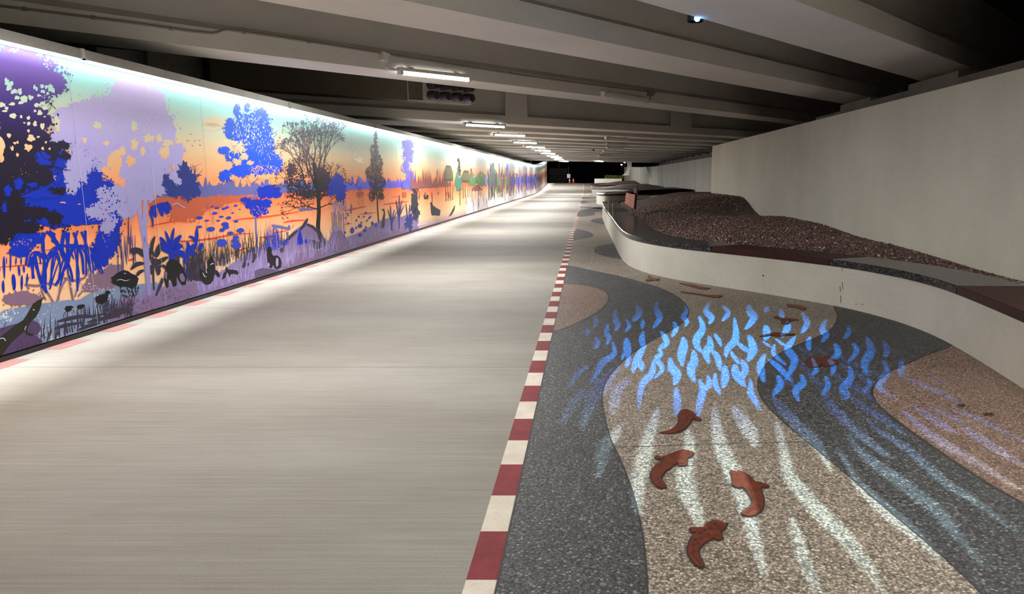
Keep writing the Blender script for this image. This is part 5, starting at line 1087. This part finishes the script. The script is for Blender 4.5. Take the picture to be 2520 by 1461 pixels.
# spiky plants, heron, boat and signature scribble toward the far half
put('painted_agave', [rib(Z(ZR, p), w / 3.109, lens=True) for p, w in [([(1310, 700), (1300 + dx * .5, 660 - abs(dx) * .1), (1305 + dx, yy_)], 9) for dx, yy_ in ((-36, 650), (-24, 610), (-10, 590), (6, 580), (18, 610), (30, 640), (36, 690))] + [([(1310, 760), (1305 + dx * .6, 790), (1308 + dx, 850)], 12) for dx in (-30, -16, 0, 14, 28)]] + [blob(600 + 1308 / 3.109, 250 + 770 / 3.109, 8, 26, .25), blob(600 + 1315 / 3.109, 250 + 860 / 3.109, 9, 16, .25)], PM['dark'], 'spiky dark plant standing in the water')
put('painted_agave', [rib(Z(ZR, [(x, y), (x + dx * .5, y - h * .6), (x + dx, y - h)]), 2.4, lens=True) for x, y, dx, h in ((1130, 930, -30, 110), (1130, 930, -8, 140), (1132, 930, 24, 110), (1135, 930, 40, 90), (1185, 900, -20, 150), (1188, 900, 4, 190), (1190, 900, 22, 150), (1192, 880, 40, 90), (1255, 930, -14, 160), (1262, 930, 10, 150), (1270, 930, 30, 110), (1280, 930, 48, 90))] + [rib(Z(ZR, [(1188, 860), (1190, 970)]), 3), rib(Z(ZR, [(1130, 900), (1132, 985)]), 4), blob(600 + 1265 / 3.109, 250 + 930 / 3.109, 9, 20, .3)], PM['navy'], 'row of spiky navy plants at the water edge')
put('painted_heron', [Z(ZR, [(1052, 965), (1056, 920), (1066, 880), (1074, 850), (1066, 832), (1056, 830), (1064, 818), (1076, 820), (1082, 850), (1080, 900), (1078, 950), (1066, 970)])], PM['dark'], 'slim dark heron')
put('painted_boat', [Z(ZR, [(1428, 770), (1440, 768), (1446, 790), (1470, 810), (1505, 830), (1500, 872), (1440, 868), (1434, 840)]), rib(Z(ZR, [(1444, 700), (1442, 780)]), 1.), Z(ZR, [(1376, 712), (1415, 714), (1412, 745), (1382, 745)]), Z(ZR, [(1568, 880), (1590, 840), (1610, 800), (1618, 790), (1612, 830), (1590, 868)])], PM['dark'], 'dark boats beside the reeds')
put('painted_signature', [rib(Z(ZR, [(1330 + 9 * k, 950 - 1.5 * k + RM.uniform(-4, 4)), (1334 + 9 * k, 935 - 1.5 * k + RM.uniform(-6, 6)), (1337 + 9 * k, 952 - 1.5 * k)]), 1.3, .8) for k in range(9)], PM['pale'])
put('painted_treeline', [ragged_band(1010, 1110, 1.40, 1.28, .6, 2.2)], PM['maroon'], 'maroon treeline beyond the narrow violet tree')
put('painted_blue_clump', [Z(ZR, [(1210, 640), (1215, 620), (1235, 615), (1255, 625), (1262, 665), (1212, 668)]), Z(ZR, [(870, 620), (880, 560), (890, 590), (905, 580), (895, 620), (912, 650), (865, 655)]), Z(ZR, [(1102, 610), (1108, 580), (1118, 600), (1122, 615)])], PM['violet'])
put('painted_reflection', [rib(Z(ZR, [(x, 690), (x + RM.uniform(-4, 4), 690 + RM.uniform(20, 60))]), 4, lens=True) for x in (872, 890, 905, 915, 1220, 1235, 1345, 1390, 1440, 1490, 1550, 1570)] + [Z(ZR, [(1216, 703), (1246, 703), (1246, 730), (1216, 730)])], PM['rust'])
# ---- far half of the mural, laid out in metres along the wall
def wtree(y, z0, z1, rx, n, s):
    return [[(yy_ + s * 1.6 * math.cos(a), zz + s * math.sin(a)) for a in [q0 + 6.283 * k / 6 + RM.uniform(-.3, .3) for k in range(6)]] for yy_, zz, q0 in [(y + rx * RM.gauss(0, .5) * (1 - .5 * t), z0 + (z1 - z0) * t, RM.uniform(0, 6)) for t in [RM.random() for _ in range(n)]]]
def wstem(y, z0, z1, w): return [[(y - w, z0), (y + w, z0), (y + w * .4, z1), (y - w * .4, z1)]]
def wblob(y, z, ry, rz): return [[(y + ry * RM.uniform(.8, 1.15) * math.cos(6.283 * k / 18), z + rz * RM.uniform(.8, 1.15) * math.sin(6.283 * k / 18)) for k in range(18)]]
def YW(px): return W(px, 437, XW).y
for px, zt, key, lab in ((1130, 2.35, 'dark', 'tall thin dark palm beside the striped hut'), (1160, 2.0, 'maroon', 'thin maroon tree past the second hut')):
    y = YW(px); put('painted_narrow_tree', wtree(y, 1.3, zt, .5, 70, .06) + wstem(y, .5, zt, .06), PM[key], lab, True)
def hut(px, z0, z1, w, lab):
    y = YW(px); o = [[(y - w, z0), (y + w, z0), (y + w, z1 - .25), (y + w * .5, z1), (y - w * .5, z1), (y - w, z1 - .25)]]
    put('painted_hut', o, PM['hut'], lab, True)
    put('painted_hut_slat', [[(y - w * RM.uniform(.5, 1.05), z), (y + w * RM.uniform(.5, 1.05), z), (y + w, z + .009), (y - w, z + .009)] for z in [z0 + .1 + (z1 - z0 - .2) * k / 9 for k in range(10)]], PM['hutlight'], None, True)
    put('painted_stilt', sum([wstem(y + w * f, .75, z0, .05) for f in (-.8, -.3, .3, .8)], []), PM['hut'], None, True)
hut(1104, 1.48, 2.05, .9, 'striped olive stilt hut'); hut(1147, 1.4, 1.9, 1.2, 'second striped olive stilt hut behind the green bush')
for px, z, ry, rz, key, lab in ((1127, 1.42, .8, .32, 'teal', 'teal-green rounded bush between the huts'), (1163, 1.45, 1.2, .22, 'green', 'green bush past the second hut'), (1184, 1.5, 1.6, .3, 'green', 'low green thicket'), (1196, 1.42, .6, .24, 'greyblue', 'grey-blue shrub'), (1172, 1.1, 1.5, .1, 'maroon', 'maroon bank')):
    y = YW(px); put('painted_bush', wblob(y, z, ry, rz) + wtree(y, z - rz, z + rz * 1.3, ry * 1.4, 60, .05), PM[key], lab, True)
put('painted_narrow_tree', wtree(YW(1208), 1.2, 2.3, .9, 150, .07), PM['bankdark'], 'dark tree with green beside it', True)
put('painted_narrow_tree', wtree(YW(1213), 1.3, 2.4, .9, 170, .07) + wtree(YW(1215), 1.4, 2.1, 1.0, 80, .07), PM['teal'], 'bright teal tree', True)
put('painted_narrow_tree', wtree(YW(1249), 1.2, 2.45, 1.1, 170, .07) + wstem(YW(1249), .6, 2.5, .1), PM['violet'], 'violet tree far along the mural', True)
put('painted_narrow_tree', wtree(YW(1246), .9, 2.2, .8, 120, .07), PM['bankdark'], 'dark tree against the far violet one', True)
far_keys = [(41, 48, ['teal', 'green', 'hut', 'bankdark'], 60), (46, 53, ['maroon', 'rust', 'bankdark', 'green'], 50), (53, 62, ['bankdark', 'teal', 'violet'], 46), (58, 80, ['violet', 'bluetree', 'greyblue', 'blue', 'slate'], 120), (74, 90, ['maroon', 'blue', 'violet', 'teal'], 60), (86, 100, ['green', 'hut', 'maroon', 'rust', 'teal'], 70)]
for a, b, keys, n in far_keys:
    for j, key in enumerate(keys):
        o = []
        for _ in range(n // len(keys)):
            y = RM.uniform(a, b); zt = 1.5 + 1.0 * RM.random() ** 2.2; zb = RM.uniform(.35, 1.2)
            o += wstem(y, zb, zt, RM.uniform(.03, .12)); 
            if RM.random() < .6: o += wtree(y, 1.15, min(zt, 1.9), RM.uniform(.2, .8), 10, .07)
        put('painted_reeds', o, PM[key], None, True)
o = []
for _ in range(150):
    y = RM.uniform(33, 100); z = RM.uniform(.15, .9); o += wstem(y, z - .1, z + RM.uniform(.1, .5), RM.uniform(.02, .06))
put('painted_reeds', o, PM['mauve'], 'mauve waterside stalks along the far half', True)
put('painted_glint', [[(y + .09 * math.cos(6.283 * k / 10), z + .045 * math.sin(6.283 * k / 10)) for k in range(10)] for y, z in ((YW(1129), 1.63), (YW(1165), 1.62), (YW(1184), 1.7), (YW(1235), 1.6), (YW(1307), 1.62))], PM['cloud'], None, True)
# thin white joint beads between the boards
for kk in range(0, 26):
    y = 8.003 + PW * (kk - 2)
    if y < 6: continue
    if kk not in (2, 3, 4, 5, 7, 9, 12): continue
    b = .0016 if kk in (2, 3) else .0006
    MB().box((LAY[0] - .0006, y - b, MZ0), (LAY[0] + .0002, y + b, MZ1)).build('joint_bead', PM['pale'] if kk in (2, 3) else PM['lilac'], mural)
print('LAYERS', LAY[0])
# ================================================================== LIGHT PROJECTORS (a spot lamp shining through a cut metal slide)
def ribg(pts, w, lens=True, taper=.75):
    c = crom([(x, y, 0) for x, y in pts], 5) if len(pts) > 2 else [Vector((pts[0][0], pts[0][1], 0)).lerp(Vector((pts[1][0], pts[1][1], 0)), t / 6) for t in range(7)]
    n = len(c); L, R = [], []
    for i, p in enumerate(c):
        d = c[min(i + 1, n - 1)] - c[max(i - 1, 0)]; nn = Vector((-d.y, d.x, 0)); nn = nn.normalized() if nn.length else nn
        t = i / (n - 1); q = w / 2 * max(.03, math.sin(math.pi * (.03 + .94 * t)) ** taper)
        L.append((p.x + nn.x * q, p.y + nn.y * q)); R.append((p.x - nn.x * q, p.y - nn.y * q))
    return L + R[::-1]
QA, QB, QC, QD = (1350, 700, 4.058), (1900, 700, 4.058), (1900, 1000, 3.169), (1350, 1000, 3.17)
BLUE = [(QA, p, w) for p, w in [
    ([(455, 310), (475, 370), (450, 430)], 48), ([(392, 435), (380, 515)], 44), ([(465, 520), (492, 585), (455, 640)], 48), ([(675, 250), (658, 320), (690, 400), (668, 465)], 62), ([(595, 380), (578, 480), (605, 530), (575, 605)], 58),
    ([(770, 345), (806, 410), (762, 475)], 42), ([(878, 195), (905, 280), (836, 370)], 72), ([(945, 345), (935, 440)], 48), ([(1092, 160), (1075, 250), (1112, 330), (1042, 438)], 68), ([(1355, 195), (1378, 260), (1345, 320), (1385, 370), (1358, 418)], 52),
    ([(1248, 368), (1272, 440), (1228, 522)], 54), ([(1615, 170), (1572, 260), (1630, 330), (1600, 390)], 70), ([(1735, 205), (1795, 280), (1730, 362)], 56), ([(1998, 195), (2010, 270), (2050, 330), (1962, 448)], 84), ([(2200, 212), (2155, 275)], 52), ([(2320, 240), (2335, 350)], 60), ([(2385, 365), (2385, 430), (2325, 525)], 74),
    ([(1500, 310), (1540, 430), (1480, 540), (1485, 610), (1530, 678)], 82), ([(1855, 325), (1870, 470), (1860, 560), (1785, 640), (1772, 725)], 80), ([(1870, 565), (1960, 640), (2020, 670)], 52), ([(1995, 500), (2045, 640), (1985, 765)], 92), ([(2160, 400), (2180, 480), (2158, 556)], 82), ([(1655, 488), (1695, 545), (1725, 615)], 48),
    ([(1600, 510), (1615, 610), (1570, 680), (1608, 788)], 86), ([(1630, 650), (1690, 730), (1715, 860)], 66), ([(1340, 520), (1352, 600), (1328, 700), (1338, 815)], 96), ([(1445, 650), (1455, 760), (1420, 850), (1460, 970)], 96), ([(1118, 462), (1180, 570), (1092, 645)], 66), ([(1095, 630), (1125, 690), (1080, 740), (1135, 840), (1055, 935)], 60), ([(1212, 725), (1232, 830), (1285, 900), (1250, 1003)], 96),
    ([(640, 570), (655, 690), (540, 775), (490, 870), (412, 990)], 68), ([(778, 530), (785, 630), (795, 745)], 84), ([(755, 670), (730, 755)], 34), ([(945, 462), (932, 560), (965, 640)], 66), ([(970, 600), (905, 700), (870, 780), (838, 878)], 80), ([(915, 740), (935, 860)], 70), ([(820, 720), (765, 825)], 52), ([(398, 812), (285, 895), (186, 1042)], 50),
    ([(1590, 905), (1600, 1000), (1525, 1048)], 64), ([(1758, 800), (1765, 920), (1742, 1032)], 86), ([(1665, 875), (1665, 990), (1718, 1095)], 58), ([(1862, 790), (1872, 890), (1965, 1015)], 92), ([(1925, 745), (1965, 850), (1912, 955)], 76), ([(2022, 940), (2015, 1060), (2060, 1150), (2112, 1252)], 70), ([(1815, 655), (1860, 730), (1908, 792)], 46), ([(2160, 690), (2115, 825), (2155, 975)], 82), ([(2130, 560), (2230, 630)], 28), ([(2260, 590), (2250, 690), (2375, 805)], 48), ([(2260, 535), (2390, 625)], 30), ([(2285, 900), (2315, 1000), (2238, 1105)], 74), ([(2195, 745), (2300, 825), (2425, 965)], 60),
    ([(1050, 745), (1030, 880), (930, 1010), (900, 1265)], 76), ([(1270, 1025), (1285, 1180), (1268, 1355)], 80), ([(1500, 940), (1540, 1050), (1505, 1200), (1490, 1345)], 78)]]
BLUE += [(QB, p, w) for p, w in [([(235, 515), (155, 640), (225, 760), (135, 955)], 86), ([(292, 275), (350, 380), (288, 485)], 66), ([(545, 332), (500, 450), (545, 500), (492, 578)], 72), ([(378, 515), (365, 590), (375, 662)], 58), ([(752, 405), (770, 470), (715, 543)], 58), ([(938, 518), (990, 650), (928, 780), (945, 908)], 94), ([(1110, 560), (1150, 650), (1125, 730)], 66), ([(622, 580), (660, 680), (582, 755)], 72), ([(800, 578), (848, 660), (770, 765)], 58), ([(400, 735), (440, 850), (388, 903)], 50), ([(560, 755), (615, 820), (592, 908)], 56),
    ([(775, 810), (785, 930), (708, 1040), (745, 1100), (712, 1155)], 88), ([(1112, 752), (1150, 880), (1078, 980), (1092, 1075)], 76), ([(955, 940), (975, 990), (915, 1073)], 44), ([(1278, 742), (1295, 830), (1272, 920)], 74), ([(290, 895), (310, 980), (235, 1060), (268, 1168)], 78), ([(528, 910), (560, 1010), (490, 1105)], 60), ([(58, 905), (80, 1000), (5, 1105)], 66)]]
PALE = [(QA, p, w) for p, w in [([(365, 1035), (250, 1180), (125, 1395)], 76), ([(720, 805), (570, 970), (440, 1130), (325, 1460)], 124), ([(818, 935), (690, 1060), (660, 1180), (638, 1295)], 84)]]
PALE += [(QD, p, w) for p, w in [([(858, 5), (805, 160), (755, 350), (705, 560), (690, 730), (712, 850)], 96), ([(1085, 175), (1100, 330), (1060, 500), (1090, 680), (1150, 810), (1195, 950)], 112), ([(1295, 0), (1315, 190), (1375, 380), (1480, 590), (1560, 830), (1620, 1080), (1690, 1340)], 112), ([(1440, -10), (1510, 110), (1580, 210), (1622, 318)], 90), ([(568, 130), (510, 230), (440, 300), (410, 420), (385, 560)], 82)]]
PALE += [(QC, p, w) for p, w in [([(745, 90), (830, 190), (1000, 290), (1150, 410), (1280, 530), (1420, 640), (1560, 720), (1740, 850), (1930, 1000)], 56), ([(590, 215), (680, 340), (830, 470), (980, 570), (1120, 680), (1260, 790), (1380, 920), (1500, 1070), (1660, 1260)], 84), ([(500, 320), (560, 400), (620, 490)], 34), ([(595, 470), (680, 610), (800, 730), (940, 850), (1080, 960), (1220, 1090), (1340, 1215)], 88), ([(35, 120), (90, 330), (130, 520), (270, 710), (420, 870), (560, 1010), (680, 1160), (800, 1320), (870, 1480)], 98), ([(150, 860), (200, 1020), (250, 1200), (330, 1380), (380, 1500)], 80),
    ([(1005, 20), (1140, 140), (1280, 250), (1500, 380), (1700, 500), (1980, 670)], 56), ([(1090, -10), (1230, 80), (1340, 150), (1445, 208)], 44), ([(1225, -5), (1350, 60), (1530, 135)], 22), ([(1475, 155), (1640, 260), (1800, 360), (1990, 475)], 54), ([(1380, 10), (1600, 90), (1780, 180), (1990, 285)], 26), ([(30, -20), (150, 100), (240, 190), (330, 270), (400, 370), (465, 510)], 76), ([(425, -10), (560, 110), (700, 230), (830, 330), (940, 410)], 52), ([(690, -5), (850, 90), (960, 160), (1045, 228)], 36)]]
PALE += [(QB, p, w) for p, w in [([(15, 525), (80, 590), (135, 625)], 26), ([(210, 590), (350, 680), (475, 765)], 28), ([(395, 605), (470, 650), (535, 705)], 22), ([(235, 735), (330, 830), (430, 960), (530, 1020)], 42), ([(565, 625), (720, 740), (900, 830), (1085, 915)], 40), ([(640, 765), (740, 830), (960, 960), (1110, 1060), (1265, 1155)], 46), ([(615, 885), (720, 970), (900, 1060), (1065, 1195)], 52), ([(-10, 760), (100, 860), (180, 960), (240, 1030)], 66), ([(1285, 905), (1420, 970), (1600, 1040), (1760, 1120), (1910, 1215)], 36), ([(1555, 895), (1650, 950), (1775, 1015)], 16), ([(505, 1070), (600, 1220), (720, 1330), (870, 1470)], 70), ([(785, 1105), (900, 1210), (1020, 1290), (1150, 1360), (1300, 1470)], 52), ([(0, 1110), (120, 1260), (240, 1380), (340, 1470)], 84)]]
slide_black, nt_, p_ = newmat('slide_metal'); p_.inputs['Base Color'].default_value = (.01, .01, .01, 1)
def glass_mat(name):
    m = bpy.data.materials.new(name); m.use_nodes = True; nt = m.node_tree; nt.nodes.clear(); k = N(nt)
    o = k.n('ShaderNodeOutputMaterial'); t = k.n('ShaderNodeBsdfTransparent'); a = k.n('ShaderNodeAttribute', attribute_name='tint')
    k.l(a.outputs['Color'], t.inputs[0]); k.l(t.outputs[0], o.inputs[0]); return m
FOCUS = .06
def projector(pos, shapes, power, col, radius, wide, tint, R_, label, glow, cone):
    t = empty('gobo_projector', pos); tag(t, label, 'light projector')
    P0 = Vector(pos)
    def toslide(px, py):
        g = G(px, py, .002) - P0; s = -FOCUS / g.z
        return Vector((g.x * s, g.y * s))
    polys = []
    for z, pts, w in shapes:
        q = [toslide(x, y) for x, y in px_poly(z, ribg(pts, w * wide))]
        if all(v.length < R_ * .985 for v in q): polys.append(q)
    verts, faces = [], []
    N_ = 64
    verts += [Vector((R_ * math.cos(6.28318 * k / N_), R_ * math.sin(6.28318 * k / N_))) for k in range(N_)]; faces.append(list(range(N_)))
    for q in polys:
        b = len(verts); verts += q; faces.append(list(range(b, b + len(q))))
    S = 1000.                              # work in millimetres for the triangulation
    v, e, f, ov, oe, of = delaunay_2d_cdt([p * S for p in verts], [], faces, 1, 1e-4)
    keep = [tuple(fc) for fc, o in zip(f, of) if list(o) == [0]]
    mesh('slide', [(p.x / S, p.y / S, -FOCUS) for p in v], keep, slide_black, t)
    n = 40; vs, cs = [], []
    for i in range(n + 1):
        for j in range(n + 1):
            x, y = (i / n * 2 - 1) * R_, (j / n * 2 - 1) * R_; vs.append((x, y, -FOCUS - .004))
            s = P0.z / FOCUS; cs.append(tint(P0.x + x * s, P0.y + y * s) + (1.,))
    o = mesh('colour_glass', vs, [(i * (n + 1) + j, (i + 1) * (n + 1) + j, (i + 1) * (n + 1) + j + 1, i * (n + 1) + j + 1) for i in range(n) for j in range(n)], glass_mat('colour_glass'), t)
    at = o.data.attributes.new('tint', 'FLOAT_COLOR', 'POINT'); at.data.foreach_set('color', [c for q in cs for c in q])
    # housing: a can open at the bottom
    mb = MB(); seg = 28; r0, r1 = R_ * 1.0, R_ * 1.12; zb_, zt_ = -FOCUS - .012, .09
    ring = lambda r, z: [(r * math.cos(6.28318 * k / seg), r * math.sin(6.28318 * k / seg), z) for k in range(seg)]
    vs = ring(r0, zb_) + ring(r1, zb_) + ring(r1, zt_) + ring(r0, zt_ - .008); fs = []
    for k in range(seg):
        j = (k + 1) % seg
        fs += [(k, j, seg + j, seg + k), (seg + k, seg + j, 2 * seg + j, 2 * seg + k), (3 * seg + k, 3 * seg + j, j, k)]
    fs += [tuple(range(2 * seg, 3 * seg)), tuple(range(4 * seg - 1, 3 * seg - 1, -1))]
    mb.add(vs, fs); mb.build('housing', M['housing'], t)
    MB().box((-.02, -R_ * 1.12 - .12, .03), (.02, -R_ * 1.0, .06)).build('bracket', M['housing'], t)
    if glow:
        bm = bmesh.new(); bmesh.ops.create_uvsphere(bm, u_segments=16, v_segments=10, radius=.03)
        me = bpy.data.meshes.new('glint_bead'); bm.to_mesh(me); bm.free(); me.materials.append(M['bluelens'])
        link('glint_bead', me, t, (0, -.145, zb_ + .004))  # added glowing bead stands for the glint of the projector lens
    l = bpy.data.lights.new('projector_lamp', 'SPOT'); l.energy = power; l.color = col; l.shadow_soft_size = radius; l.spot_size = cone; l.spot_blend = .5
    lo = bpy.data.objects.new('projector_lamp', l); COL.objects.link(lo); lo.parent = t
    return t
def tint_blue(x, y):
    d = math.hypot((x - 1.4) / 1.75, (y - 7.0) / 2.8); g = .22 + .78 * (1 - sst(.5, 1.1, d)); return (g, g, g)
def tint_pale(x, y):
    b = max(0., min(1., (y - 4.5) / 1.5 + max(0, x - 1.0) * .45)); k = .95 - .2 * sst(1.8, 3.4, x) * (1 - b * .3)
    k *= .35 + .65 * sst(2.2, 3.6, y)
    return ((.68 * (1 - b) + .05 * b) * k, (.90 * (1 - b) + .22 * b) * k, (.95 * (1 - b) + 1.0 * b) * k)
pj = G(1713, 43, 3.2)
projector((1.12, 8.42, 3.262), BLUE, 3300, (.015, .27, 1.), .00016, .95, tint_blue, .075, 'small blue light projector clipped behind the edge of the broad beam in the upper corner', True, math.radians(112))
projector((1.35, 3.95, 3.30), PALE, 1000, (.9, 1., 1.05), .0003, 1.2, tint_pale, .098, 'light projector on the overhead beam throwing the pale streaks across the fish', False, math.radians(122))
# a third projector further along throws a plain bluish pool beside the second planter
t = empty('gobo_projector', (.35, 45.4, 3.12)); tag(t, 'distant light projector throwing a lavender-blue pool in front of the second planter', 'light projector')
MB().tube([(0, 0, -.02), (0, 0, .09)], .06, 16).build('housing', M['housing'], t)
l = bpy.data.lights.new('projector_lamp', 'SPOT'); l.energy = 500; l.color = (.25, .35, 1.); l.shadow_soft_size = .02; l.spot_size = math.radians(40); l.spot_blend = .6
lo = bpy.data.objects.new('projector_lamp', l); COL.objects.link(lo); lo.parent = t; lo.location = (0, 0, -.03)
# ================================================================== CAMERA, WORLD, VIEW
cam = bpy.data.cameras.new('camera'); co = bpy.data.objects.new('camera', cam); COL.objects.link(co)
cam.sensor_fit = 'HORIZONTAL'; cam.sensor_width = 36.0; cam.lens = FPX / 2520 * 36.0
cam.shift_x = (1260 - X0) / 2520; cam.shift_y = (Y0 - 730.5) / 2520
cam.clip_start = .05; cam.clip_end = 500
co.location = (0, 0, EYE); co.rotation_euler = (math.radians(90) - TH, 0, 0)
sc.camera = co
w = bpy.data.worlds.new('night'); w.use_nodes = True; sc.world = w
w.node_tree.nodes['Background'].inputs[0].default_value = (.35, .5, 1., 1); w.node_tree.nodes['Background'].inputs[1].default_value = .0005
v = sc.view_settings; v.view_transform = 'Standard'; v.look = 'None'; v.gamma = 1; v.exposure = .35; v.use_curve_mapping = False
cy = sc.cycles
cy.max_bounces = 5; cy.diffuse_bounces = 3; cy.glossy_bounces = 2; cy.transparent_max_bounces = 6
cy.caustics_reflective = False; cy.caustics_refractive = False; cy.use_denoising = True; cy.use_adaptive_sampling = True; cy.adaptive_threshold = .05; cy.sample_clamp_indirect = 4.0
try: cy.use_light_tree = True
except Exception: pass
